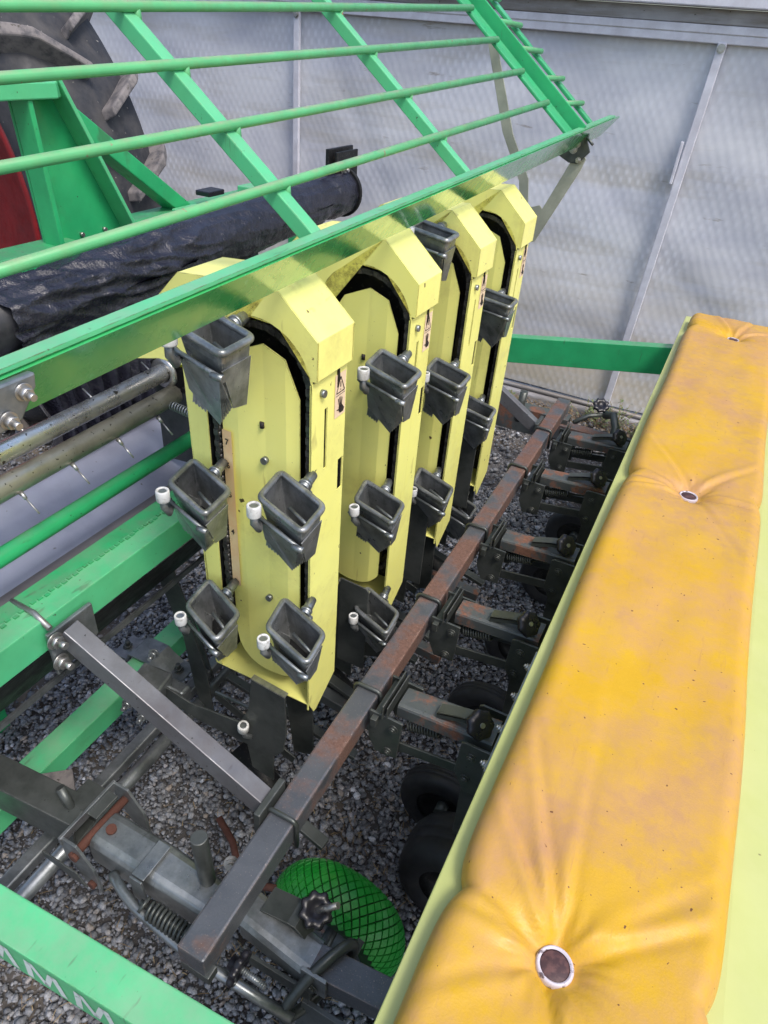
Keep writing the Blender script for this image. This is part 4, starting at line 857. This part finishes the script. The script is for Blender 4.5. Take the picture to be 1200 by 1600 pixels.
FOLDS = [[(R(112), .007, .011), (R(128), .008, .009), (R(95), .006, .005), (R(38), .009, .009), (R(50), .009, .004), (R(168), .008, .008), (R(180), .007, .006), (R(-75), .006, .010), (R(-60), .007, .004), (R(-140), .009, .004)],
         [(R(55), .008, .008), (R(-5), .006, .007), (R(120), .007, .006), (R(200), .006, .009), (R(185), .008, .006), (R(-60), .008, .004), (R(165), .007, .005)],
         [(R(110), .008, .010), (R(75), .007, .008), (R(35), .007, .008), (R(175), .008, .006), (R(-15), .006, .005), (R(150), .007, .007)]]
g = B(); nu = 96; ys = []
y = -.5
while y < 2.80: 
    ys.append(y); near = min(abs(y - b[1]) for b in btn); y += (.004 if near < .30 else .010) if y > .15 else .03
ys.append(2.80)
rows = []
for y in ys:
    row = []
    # pulled-in outline near the buttons
    pull = sum(.016 * math.exp(-abs(y - (b[1] + .03)) / .022) for b in btn); puff = .006 * math.sin(y * 9 + 1)
    L_ = xa + pull + .3 * puff; R_ = xb - pull * .8 + .3 * puff
    row.append(r_(L_ + .004, y, .786))
    for j in range(nu + 1):
        u = j / nu; u2 = u - .13 * math.sin(2 * math.pi * u); x = xa + (xb - xa) * u2; row.append(r_(L_ + (R_ - L_) * u2, y, cush_z(x, y)))
    row.append(r_(R_ - .004, y, .786)); rows.append(row)
g.sheet(rows); 
g._add([rows[-1][k] for k in range(len(rows[-1]))], [tuple(range(len(rows[-1])))])
g.obj('vinyl_cover', 'vinyl', cu)
for i, (bx, by) in enumerate(btn):
    zb = cush_z(bx, by) + .002
    g = B(); g.lathe(r_(bx, by, zb), (0, 0, 1), [(.0, .003), (.014, .0035), (.0165, .002), (.0165, -.004)], 32); b_ = g.obj('button', 'button', cu)
    g = B(); g.lathe(r_(bx, by, zb), (0, 0, 1), [(.0158, .0035), (.0175, .0055), (.0192, .0050), (.0203, .002), (.0203, -.003)], 36); g.obj('button_ring', 'white_seal', b_)
# side tufts (bunched vinyl at the edge beside the buttons)
def tuft(x, y, s, seed):
    g = B(); rows = []
    for i in range(17):
        th = math.pi * i / 16; rows.append([V(x, y, .805) + V(math.cos(2 * math.pi * j / 24) * s * math.sin(th) * (1 + .25 * mn.noise(V(i * .4, j * .5, seed))), math.sin(2 * math.pi * j / 24) * s * 1.3 * math.sin(th), math.cos(th) * .017 + .004 * mn.noise(V(i * .5, j * .4, seed + 3))) - loc(cu) for j in range(25)])
    g.sheet(rows); g.obj('gathered_fold', 'vinyl', cu)


# ================================================================== ROW LINKAGES
def make_link(label):
    """parallelogram row unit; origin at (-.36, y, .5); q takes world-like x, offset y, world z"""
    e = empty('row_linkage', label, 'linkage', (-.36, 0, .5), 'parallel link row units behind the toolbar'); q = lambda x, y, z: V(x + .36, y, z - .5)
    # bracket plates clamped to toolbar
    for y, nm in ((-.060, 'front_bracket'), (.035, 'front_bracket')):
        g = B(); g.prism([q(-.335, y, .562), q(-.268, y, .560), q(-.272, y, .455), q(-.318, y, .452), q(-.335, y, .49)], (0, .005, 0)); g.obj(nm, 'galv_dark', e, .001)
        for x, z in ((-.285, .538), (-.291, .468)):
            g = B(); g.bolt(q(x, y, z), (0, -1, 0), .0075, .004, .002); g.obj('bolt', 'galv_dark', e)
    g = B(); g.box(q(-.322, -.015, .545), (.012, .115, .02)); g.box(q(-.308, -.015, .575), (.003, .10, .035)); g.box(q(-.300, -.015, .574), (.0025, .095, .03)); g.obj('clamp_plate', 'galv_dark', e, .001)
    # upper channel (inverted U)
    a, b = V(-.290, -.010, .577), V(-.105, -.008, .590)
    g = B(); A = []
    for (yy, zz) in ((-.026, -.030), (-.026, -.006), (-.024, -.002), (-.019, 0), (.019, 0), (.024, -.002), (.026, -.006), (.026, -.030)):
        A.append([q(a.x, a.y + yy, a.z + zz), q(b.x, b.y + yy * 1.15, b.z + zz)])
    g.sheet(A, smooth=False); o = g.obj('upper_arm', 'rusty_dark', e); md = o.modifiers.new('s', 'SOLIDIFY'); md.thickness = .003
    # lower arm
    for y in (-.050, .028):
        g = B(); g.beam(q(-.288, y, .482), q(-.130, y, .503), .005, .024, up=(0, 0, 1)); g.obj('lower_arm', 'galv_dark', e, .001)
    # rear bracket
    for y in (-.058, .036):
        g = B(); g.prism([q(-.155, y, .582), q(-.148, y, .586), q(-.100, y, .586), q(-.098, y, .50), q(-.108, y, .455), q(-.135, y, .455), q(-.158, y, .50)], (0, .005, 0)); g.obj('rear_bracket', 'galv_dark', e, .001)
        for x, z in ((-.133, .556), (-.135, .492)):
            g = B(); g.bolt(q(x, y, z), (0, -1, 0), .0075, .004, .002); g.obj('bolt', 'galv_dark', e)
    g = B(); g.spring(q(-.268, -.02, .520), q(-.205, -.02, .535), .0115, .0022, 11); g.cyl(q(-.205, -.02, .535), q(-.12, -.02, .55), .003, 8); g.obj('spring', 'galv_dark', e)
    # lever tab and knob
    g = B(); pts = [(-.216, .603), (-.170, .618), (-.150, .622), (-.135, .605), (-.118, .600)]
    g.sheet([[q(x, -.030, z - .008), q(x, -.004, z - .008)] for x, z in pts], smooth=False); g.sheet([[q(x, -.030, z - .020), q(x, -.030, z - .008)] for x, z in pts[:3]], smooth=False); o = g.obj('lever', 'galv_dark', e); md = o.modifiers.new('s', 'SOLIDIFY'); md.thickness = .003
    kc = V(-.137, -.034, .618); ax = V(.62, -.42, .62).normalized(); g = B()
    NP = 28; prof = [(.006, -.012), (.013, -.010), (.013, -.002), (.0255, .000), (.027, .006), (.024, .012), (.010, .013), (.0, .012)]
    w1 = ax.orthogonal().normalized(); w2 = ax.cross(w1); rings = []
    for r, h in prof:
        rings.append([g.bm.verts.new(q(*(kc + ax * h + (w1 * math.cos(t) + w2 * math.sin(t)) * max(r * (1 + (.07 * math.cos(7 * t) if r > .018 else 0)), 1e-5)))) for t in [k * 2 * math.pi / NP for k in range(NP)]])
    for A_, C_ in zip(rings, rings[1:]):
        for k in range(NP):
            f = g.bm.faces.new((A_[k], A_[(k + 1) % NP], C_[(k + 1) % NP], C_[k])); f.smooth = True
    kn = g.obj('knob', 'black_plastic', e)
    g = B(); g.cyl(q(*(kc + ax * .011)), q(*(kc + ax * .0145)), .0048, 12); g.obj('knob_bolt', 'zinc', kn)
    g = B(); g.cyl(q(*(kc - ax * .03)), q(*(kc - ax * .01)), .005, 10); g.obj('knob_screw', 'zinc', e)
    # planting body below the rear bracket and press wheel
    g = B(); g.beam(q(-.120, -.02, .46), q(-.115, -.02, .20), .05, .012, up=(0, 1, 0)); g.beam(q(-.12, -.02, .30), q(-.05, -.02, .16), .02, .02); g.obj('drop_leg', 'galv_dark', e)
    return e
def press_wheel(e, x, y, z, r, w, matn='rubber', nm='press_wheel'):
    g = B(); g.lathe((0, 0, 0), (0, 1, 0), [(r * .55, -w * .42), (r * .72, -w * .5), (r * .90, -w * .46), (r * .98, -w * .3), (r, -.12 * w), (r * .985, -.10 * w), (r, -.08 * w), (r, .08 * w), (r * .985, .10 * w), (r, .12 * w), (r * .98, w * .3), (r * .9, w * .46), (r * .72, w * .5), (r * .55, w * .42)], 56)
    o = g.obj(nm, matn, e); o.location = (x, y, z)
    g = B(); g.lathe((0, 0, 0), (0, 1, 0), [(0.0, -w * .1), (r * .30, -w * .1), (r * .42, -w * .25), (r * .56, -w * .40), (r * .56, -w * .2), (r * .5, 0), (r * .56, w * .40)], 40); g.obj('wheel_disc', 'black_metal', o)
    g = B(); g.cyl(V(0, -w * .5, 0), V(0, w * .3, 0), r * .14, 16); g.obj('hub', 'galv_dark', o)
    return o
LL = ['nearest of the link arms, beside the second clamp of the rusty tube', 'second of the link arms, beside the third clamp of the rusty tube', 'third of the link arms, level with the third elevator', 'fourth of the link arms, level with the farthest elevator']
l0 = make_link(LL[0])
press_wheel(l0, .16, .12, -.39, .11, .06)
links = [l0] + [copy_tree(l0) for _ in range(3)]
for l, y, lb in zip(links, (.827, 1.117, 1.425, 1.785), LL): l.location.y = y; l['label'] = lb
fl = copy_tree(l0); fl.location = V(-.36, 2.13, .47); fl['label'] = 'farthest link arm of the row, next to the far cross beam'
# a wide black tyre beside the first linkage
wt = empty('gauge_wheel', 'wide smooth black gauge wheel on the gravel under the seat edge', 'wheel', (-.105, .80, .13))
press_wheel(wt, 0, 0, 0, .13, .13, 'rubber', 'tyre')

# ================================================================== NEAR RIGHT LINK, KNOBS, GREEN WHEEL
nr = empty('near_linkage', 'nearest link assembly under the toolbar end, with a large black star knob', 'linkage', (-.3, .43, .4)); r_ = rel(nr)
# main channel from under the toolbar to the right
g = B(); A = []
for (yy, zz) in ((-.030, -.045), (-.030, -.010), (-.024, -.002), (-.015, 0), (.018, 0), (.026, -.003), (.030, -.012), (.030, -.045)):
    A.append([r_(-.372, .432 + yy, .405 + zz), r_(-.238, .420 + yy, .398 + zz)])
g.sheet(A, smooth=False); o = g.obj('channel_arm', 'galv', nr); md = o.modifiers.new('s', 'SOLIDIFY'); md.thickness = .003
g = B(); g.beam(r_(-.36, .385, .345), r_(-.225, .385, .350), .006, .030); g.obj('lower_arm', 'galv_dark', nr, .001)
g = B(); g.box(r_(-.225, .392, .385), (.045, .006, .055)); g.obj('side_plate', 'galv', nr, .001)
g = B(); g.bolt(r_(-.228, .388, .375), (0, -1, 0), .009, .004); g.obj('bolt', 'galv_dark', nr)
g = B(); g.sheet([[r_(x, .432, z), r_(x, .475, z)] for x, z in ((-.352, .408), (-.300, .420), (-.285, .420), (-.262, .395))], smooth=False); o = g.obj('lever', 'galv_dark', nr); md = o.modifiers.new('s', 'SOLIDIFY'); md.thickness = .004
def star_knob(parent, kc, ax, r, name='star_knob', mt='black_plastic'):
    ax = V(ax).normalized(); w1 = ax.orthogonal().normalized(); w2 = ax.cross(w1); g = B(); NP = 56; rings = []
    for rr, h in [(.3, -.45), (.42, -.42), (.45, -.1), (.9, 0), (1.0, .1), (1.0, .38), (.9, .45), (.5, .46), (.45, .36), (0, .36)]:
        rings.append([g.bm.verts.new(V(kc) + ax * h * r + (w1 * math.cos(t) + w2 * math.sin(t)) * max(rr * r * (1 + (.10 * math.cos(8 * t) if rr > .8 else 0)), 1e-5)) for t in [k * 2 * math.pi / NP for k in range(NP)]])
    for A_, C_ in zip(rings, rings[1:]):
        for k in range(NP):
            f = g.bm.faces.new((A_[k], A_[(k + 1) % NP], C_[(k + 1) % NP], C_[k])); f.smooth = True
    return g.obj(name, mt, parent)
kc = V(-.268, .468, .425); ax = V(.30, -.18, .93); kn = star_knob(nr, kc - loc(nr), ax, .027)
g = B(); axn = V(ax).normalized(); g.cyl(kc + axn * .005 - loc(nr), kc + V(.035, .01, .035) - loc(nr), .0055, 12); g.obj('knob_stud', 'zinc', kn)
kc2 = V(-.338, .348, .405); kn2 = star_knob(nr, kc2 - loc(nr), (.95, .0, -.1), .026)
g = B(); g.cyl(kc2 + V(.01, 0, 0) - loc(nr), kc2 + V(.055, 0, -.01) - loc(nr), .0048, 12)
for k in range(12): g.cyl(kc2 + V(.012 + .0035 * k, 0, -.0004 - .0007 * k) - loc(nr), kc2 + V(.0135 + .0035 * k, 0, -.0007 - .0007 * k) - loc(nr), .0056, 10)
g.obj('threaded_rod', 'galv', kn2)
# oval strap and rusty bar
g = B(); pts = []
for k in range(36):
    t = 2 * math.pi * k / 36; u = math.cos(t); v = math.sin(t); pts.append(r_(-.222 + .028 * u, .405 + .060 * u + .004 * v, .365 + .045 * v + .02 * u))
g.tube(pts, .009, 10, closed=True); g.obj('oval_strap', 'galv_dark', nr)
g = B(); g.hollow(r_(-.245, .418, .375), r_(-.04, .435, .372), .048, .045); g.obj('rusty_bar', 'rusty', nr, .003)
g = B(); g.prism([r_(-.235, .375, .34), r_(-.16, .375, .34), r_(-.19, .36, .20), r_(-.25, .36, .20)], (0, .008, 0)); g.obj('dark_foot', 'rusty_dark', nr, .001)

# near left assembly
nl = empty('rear_linkage', 'grey pressed steel pivot arm with upright peg and coil spring, left of the toolbar end', 'linkage', (-.55, .42, .45)); r_ = rel(nl)
g = B(); A = []
a, b = V(-.655, .402, .452), V(-.405, .402, .440)
for (yy, zz) in ((-.034, -.060), (-.034, -.012), (-.028, -.003), (-.018, 0), (.018, 0), (.028, -.003), (.034, -.012), (.034, -.060)):
    A.append([r_(a.x, a.y + yy, a.z + zz), r_(-.53, .402 + yy * 1.02, .452 + zz), r_(b.x, b.y + yy * .9, b.z + zz)])
g.sheet(A, smooth=False); o = g.obj('pressed_arm', 'galv', nl); md = o.modifiers.new('s', 'SOLIDIFY'); md.thickness = .004
md = o.modifiers.new('b', 'BEVEL'); md.width = .002; md.segments = 2
g = B(); g.prism([r_(-.550, .360, .458), r_(-.525, .360, .458), r_(-.525, .425, .458), r_(-.550, .425, .458)], (0, 0, .003)); g.prism([r_(-.550, .358, .461), r_(-.525, .358, .461), r_(-.520, .358, .395), r_(-.550, .358, .395)], (0, -.004, 0)); g.obj('saddle', 'galv', nl, .001)
g = B(); g.cyl(r_(-.445, .418, .44), r_(-.450, .418, .565), .0135, 24); g.obj('peg', 'galv_dark', nl, .0015)
# clevis at left
for y in (.345, .462):
    g = B(); g.prism([r_(-.69, y, .47), r_(-.655, y, .47), r_(-.625, y, .42), r_(-.62, y, .36), r_(-.65, y, .36), r_(-.69, y, .42)], (0, .005, 0)); g.obj('clevis_plate', 'galv', nl, .001)
g = B(); g.box(r_(-.688, .405, .462), (.006, .125, .02)); g.obj('clevis_web', 'galv', nl, .001)
g = B(); g.cyl(r_(-.665, .340, .438), r_(-.665, .472, .438), .008, 14); g.obj('pivot_pin', 'rust', nl)
g = B(); g.cyl(r_(-.635, .402, .452), r_(-.635, .402, .458), .009, 12); g.obj('rusty_rivet', 'rust', nl)
for x_, z_ in ((-.66, .44), (-.635, .375)):
    g = B(); g.cyl(r_(x_, .345, z_), r_(x_, .338, z_), .008, 12); g.obj('rusty_rivet', 'rust', nl)
g = B(); g.prism([r_(-.74, .335, .40), r_(-.66, .335, .40), r_(-.64, .335, .37), r_(-.68, .335, .37), r_(-.74, .335, .385)], (0, .003, 0)); g.obj('tongue', 'galv_dark', nl, .001)
g = B(); g.spring(r_(-.500, .343, .425), r_(-.415, .343, .415), .0135, .0032, 11, 16); g.obj('coil_spring', 'galv_dark', nl)
g = B(); g.cyl(r_(-.515, .343, .43), r_(-.51, .343, .428), .014, 16); g.cyl(r_(-.52, .343, .43), r_(-.41, .343, .415), .005, 8); g.obj('spring_seat', 'galv_dark', nl)
g = B(); g.tube([r_(-.600, .362, .405), r_(-.592, .356, .415), r_(-.578, .351, .418), r_(-.560, .345, .415), r_(-.530, .338, .41), r_(-.429, .330, .395), r_(-.335, .336, .375), r_(-.232, .342, .36)], .0085, 14); g.obj('bent_rod', 'galv', nl)
g = B(); g.bolt(r_(-.425, .455, .45), (.3, -.5, .6), .009, .008, .012); g.obj('bolt', 'zinc', nl)
# lifting beam at the left edge
lb_ = empty('side_beam', 'dark green grey square beam with a stud, entering from the left edge', 'beam', (-.8, .4, .44)); r_ = rel(lb_)
g = B(); g.hollow(r_(-1.00, .365, .455), r_(-.700, .398, .425), .055, .075); g.obj('square_beam', 'galv_dark', lb_, .005)
g = B(); g.cyl(r_(-.715, .395, .45), r_(-.74, .40, .50), .008, 14); g.obj('stud', 'galv_dark', lb_)
g = B(); g.box(r_(-.700, .425, .463), (.07, .05, .004)); g.obj('tab', 'galv_dark', lb_, .001)
g = B(); g.prism([r_(-.93, .44, .33), r_(-.86, .50, .33), r_(-.82, .47, .33), (r_(-.88, .41, .33))], (0, 0, .01)); g.obj('dirty_pad', 'lug_rubber', lb_, .002)

# rusty bent rod over the gravel
g = B(); g.tube([V(-.60, .62, .20), V(-.55, .60, .18), V(-.51, .565, .17), V(-.49, .55, .17), V(-.44, .555, .18), V(-.40, .56, .20), V(-.36, .585, .22)], .0075, 10); o = g.obj('bent_rod', 'rust'); tag(o, 'rusty bent rod running over the gravel beneath the grey arm', 'rod')

# green wheel
gw = empty('green_tyred_caster', 'small tyre sprayed bright green with a block tread, beside the toolbar end', 'wheel', (-.285, .583, .142)); 
gr, gwid = .140, .100
def gtp(t, v, k=0):   # t angle round, v across (-1..1)
    a = v * 1.15; rr = gr - gwid * .5 + (gwid * .5 + k) * math.cos(a); yy = (gwid * .5 + k) * math.sin(a) / math.sin(1.15)
    return V(rr * math.cos(t), yy, rr * math.sin(t))
g = B(); g.lathe((0, 0, 0), (0, 1, 0), [(gr * .55, -gwid * .45), (gr * .70, -gwid * .5)] + [(gtp(0, -1 + 2 * k / 12).x, gtp(0, -1 + 2 * k / 12).y) for k in range(13)] + [(gr * .70, gwid * .5), (gr * .55, gwid * .45)], 72); ty = g.obj('tyre', 'green_groove', gw)
# tread blocks: square lattice turned 45 degrees; each a part of the tyre up to 300
block = []
du = .0150; nt_ = 46
vstep = 2 / 8
cnt = 0; g2 = B()
def blk(t, v):
    g = B(); ht, hv = math.pi / nt_ * .86, vstep * .86 * .5
    D_ = ((-1, 0), (0, -1), (1, 0), (0, 1)); cl = lambda v_: max(-1.0, min(1.0, v_))
    base = [gtp(t + a * math.pi / 44 * .90, cl(v + b * .162), .0003) for a, b in D_]
    top = [gtp(t + a * math.pi / 44 * .80, cl(v + b * .145), .0042) for a, b in D_]
    return base + top
n_ = 0
for i in range(44):
    for j in range(11):
        t = 2 * math.pi * (i + .5 * (j % 2)) / 44; v = -.91 + .182 * j
        # only upper half blocks become their own parts
        P8 = blk(t, v)
        if math.sin(t) > -.2 and n_ < 290:
            g = B(); g.hexa(P8); g.obj('tread_block', 'green_rubber', ty); n_ += 1
        else: g2.hexa(P8)
g2.obj('tread_blocks_below', 'green_rubber', ty, kind='stuff').name = 'tread'
g = B(); g.lathe((0, 0, 0), (0, 1, 0), [(0.0, -.01), (gr * .4, -.01), (gr * .56, -gwid * .4), (gr * .56, gwid * .4)], 40); g.obj('wheel_disc', 'rusty_dark', gw)
g = B(); g.cyl(V(.0, -.07, 0), V(0, .05, 0), .012, 14); g.obj('axle', 'galv_dark', gw)
g = B(); g.beam(V(.02, -.08, .0), V(.09, -.10, .20), .012, .03, up=(0, 1, 0)); g.obj('wheel_fork', 'galv_dark', gw)

# ================================================================== OPENER ASSEMBLIES under the elevators
def make_opener(label, y, full=True):
    e = empty('cup_opener', label, 'opener', (-.6, y, .4), 'cup opener cams below the elevators'); q = lambda x, yy, z: V(x + .6, yy, z - .4)
    yf = -.06
    g = B(); g.prism([q(-.555, yf, .583), q(-.480, yf, .575), q(-.478, yf, .47), q(-.487, yf, .41), q(-.51, yf, .378), q(-.512, yf, .295), q(-.565, yf, .305), q(-.575, yf, .375), q(-.70, yf, .37), q(-.775, yf, .385), q(-.835, yf, .395), q(-.83, yf, .43), q(-.77, yf, .425), q(-.72, yf, .415), q(-.59, yf, .435), q(-.567, yf, .49), q(-.560, yf, .54)], (0, .004, 0)); g.obj('front_cam_plate', 'galv_dark', e, .001)
    g = B(); g.beam(q(-.556, yf + .006, .585), q(-.480, yf + .006, .577), .012, .003); g.obj('bright_lip', 'zinc', e)
    g = B(); g.prism([q(-.545, yf + .09, .50), q(-.475, yf + .09, .48), q(-.47, yf + .09, .30), q(-.52, yf + .09, .28)], (0, .004, 0)); g.obj('rear_cam_plate', 'galv_dark', e, .001)
    g = B(); g.prism([q(-.930, .10, .560), q(-.880, .10, .600), q(-.820, .10, .40), q(-.79, .10, .27), q(-.83, .10, .24), q(-.86, .10, .34)], (0, .004, 0)); g.obj('upright_blade', 'galv_dark', e, .001)
    g = B(); g.prism([q(-.80, .02, .56), q(-.775, .02, .57), q(-.74, .02, .42), q(-.73, .02, .26), q(-.76, .02, .24), q(-.78, .02, .36)], (0, .004, 0)); g.obj('guide_blade', 'galv_dark', e, .001)
    rp = q(-.572, yf - .012, .445); g = B(); g.lathe(rp, (.2, -.2, .95), [(.0068, -.012), (.0105, -.012), (.0115, -.008), (.0115, .008), (.0105, .011), (.0068, .011)], 22); g.obj('roller', 'white_plastic', e)
    g = B(); g.cyl(rp - V(0, 0, .012), rp + V(0, 0, .008), .0065, 14); g.tube([rp + V(0, 0, -.01), rp + V(.0, .004, -.03), rp + V(.01, .012, -.035)], .006, 8); g.obj('roller_pin', 'galv', e)
    g = B(); g.box(q(-.815, -.075, .425), (.07, .075, .05), (0, R(8), R(10))); g.box(q(-.80, -.03, .385), (.09, .03, .04)); g.obj('mount_block', 'galv', e, .006)
    for x, yy, z in ((-.84, -.115, .40), (-.80, -.115, .385), (-.845, -.02, .46)):
        g = B(); g.bolt(q(x, yy, z), (.3, -1, .2), .009, .009, .012); g.obj('bolt', 'galv', e)
    g = B(); g.beam(q(-.72, .02, .36), q(-.50, .0, .30), .004, .026); g.beam(q(-.70, -.06, .30), q(-.36, -.10, .24), .025, .012); g.beam(q(-.74, .09, .34), q(-.40, .10, .26), .02, .012); g.obj('link_bar', 'galv_dark', e, .001)
    g = B(); g.tube([q(-.70, .0, .40), q(-.60, .0, .405), q(-.56, -.03, .42)], .004, 8); g.obj('wire_guide', 'galv', e)
    g = B(); g.cyl(q(-.66, .01, .22), q(-.50, -.02, .14), .03, 18); g.obj('dark_tube', 'black_metal', e)
    return e
op = make_opener('steel cam plates with a white roller below the nearest elevator', .76)
for y, lb in ((1.09, 'steel cam plates and rollers below the second elevator'), (1.395, 'steel cam plates and rollers below the third elevator'), (1.70, 'steel cam plates and rollers below the farthest elevator')):
    c = copy_tree(op); c.location.y = y; c['label'] = lb
# outer guide plates seen beside the lowest cups of the other elevators
def gplate(lab, x, y, z, w=.05, h=.17):
    g = B(); g.prism([V(-w / 2, 0, h / 2), V(w / 2 - .006, 0, h / 2 - .004), V(w / 2, 0, h / 2 - .012), V(w / 2, 0, -h / 2), V(-w / 2, 0, -h / 2)], (0, .0035, 0)); o = g.obj('guide_plate', 'galv_dark', None, .001); o.location = (x, y, z); tag(o, lab, 'guide plate', 'guide plates beside the lowest cups')
gplate('tall dark guide plate beside the lowest cup of the second elevator', -.500, 1.0, .50, .07, .25)
gplate('dark guide plate partly hidden by the second elevator leg', -.485, 1.30, .555, .05, .28)
gplate('dark guide plate beside the lowest cup of the farthest elevator', -.490, 1.62, .62, .06, .30)
# dark cross bars low under the elevators
for (a, b, lb) in (((-.72, 1.0, .25), (-.36, .98, .22), 'low dark cross bar behind the nearest elevator foot'), ((-.72, 1.28, .25), (-.36, 1.27, .22), 'low dark cross bar below the second elevator'), ((-.70, 1.55, .25), (-.36, 1.56, .22), 'low dark cross bar below the third elevator')):
    g = B(); o0 = (V(a) + V(b)) / 2; g.beam(V(a) - o0, V(b) - o0, .03, .03); o = g.obj('cross_bar', 'rusty_dark', None, .002); o.location = o0; tag(o, lb, 'bar', 'low dark cross bars')

# ================================================================== FAR FRAME
rail('far_side_beam', 'green horizontal box beam behind the farthest elevator, ending at the seat', (-1.0, 2.68, .515), (.10, 2.68, .70), .05, .105, 'green', bev=.006)
fb = empty('far_cross_beam', 'dark green grey cross beam on the far side, partly rusty near the seat', 'beam', (-.5, 2.35, .42)); r_ = rel(fb)
g = B(); g.hollow(r_(-1.0, 2.44, .40), r_(-.35, 2.44, .40), .06, .10); g.obj('thick_beam', 'rusty_dark', fb, .006)
g = B(); g.hollow(r_(-.40, 2.42, .40), r_(.05, 2.42, .40), .05, .06); g.obj('rusty_beam', 'rusty', fb, .003)
g = B(); g.cyl(V(-.52, 2.32, .44), V(-.515, 2.32, .56), .014, 20); o = g.obj('far_peg', 'galv_dark'); tag(o, 'upright dark steel peg left of the far end of the rusty tube', 'peg')
fk = empty('far_strap', 'curved dark steel strap and knob on the far linkage by the greenhouse weeds', 'strap', (-.2, 2.2, .5)); r_ = rel(fk)
g = B(); g.tube([r_(-.215, 2.30, .56), r_(-.185, 2.27, .58), r_(-.165, 2.24, .55), r_(-.16, 2.20, .48), r_(-.155, 2.18, .40)], .014, 10); g.obj('strap', 'galv_dark', fk)
kn = star_knob(fk, r_(-.235, 2.27, .60), (.2, -.5, .8), .026)
g = B(); g.tube([r_(-.30, 2.2, .55), r_(-.26, 2.24, .57), r_(-.22, 2.25, .58)], .008, 8); g.obj('lever', 'galv_dark', fk)

# ================================================================== NEAR GREEN BEAM with lettering
nbm = empty('near_beam', 'wide bright green beam with white lettering on its side, at the bottom left corner', 'beam', (-.45, .2, .65)); r_ = rel(nbm)
A0, A1 = V(-.66, .170, .700), V(-.10, .198, .700)
d = (A1 - A0).normalized(); sx = d.cross(V(0, 0, 1)).normalized()
g = B(); g.hollow(A0 - loc(nbm) - V(.0, .0, .035) , A1 - loc(nbm) - V(0, 0, .035), .048, .07, .004); g.obj('box_beam', 'green_skylit', nbm, .005)
g = B(); fy = -.0312
def PT(u, v): return A0 + d * u - V(0, 0, .035) + sx * (.0246) * 1 + V(0, 0, v) - loc(nbm)
if (sx.y > 0): 
    def PT(u, v): return A0 + d * u - V(0, 0, .035) - sx * (.0246) + V(0, 0, v) - loc(nbm)
def stroke(u0, v0, u1, v1, w):
    g._add([PT(u0 - w / 2, v0), PT(u0 + w / 2, v0), PT(u1 + w / 2, v1), PT(u1 - w / 2, v1)], [(0, 1, 2, 3)])
x = .03
for k in range(4):
    u = x + k * .075
    stroke(u, -.025, u + .006, .023, .010); stroke(u + .010, .023, u + .026, -.022, .009); stroke(u + .026, -.022, u + .042, .023, .009); stroke(u + .046, .023, u + .052, -.025, .010)
g.obj('lettering', 'white_print', nbm)
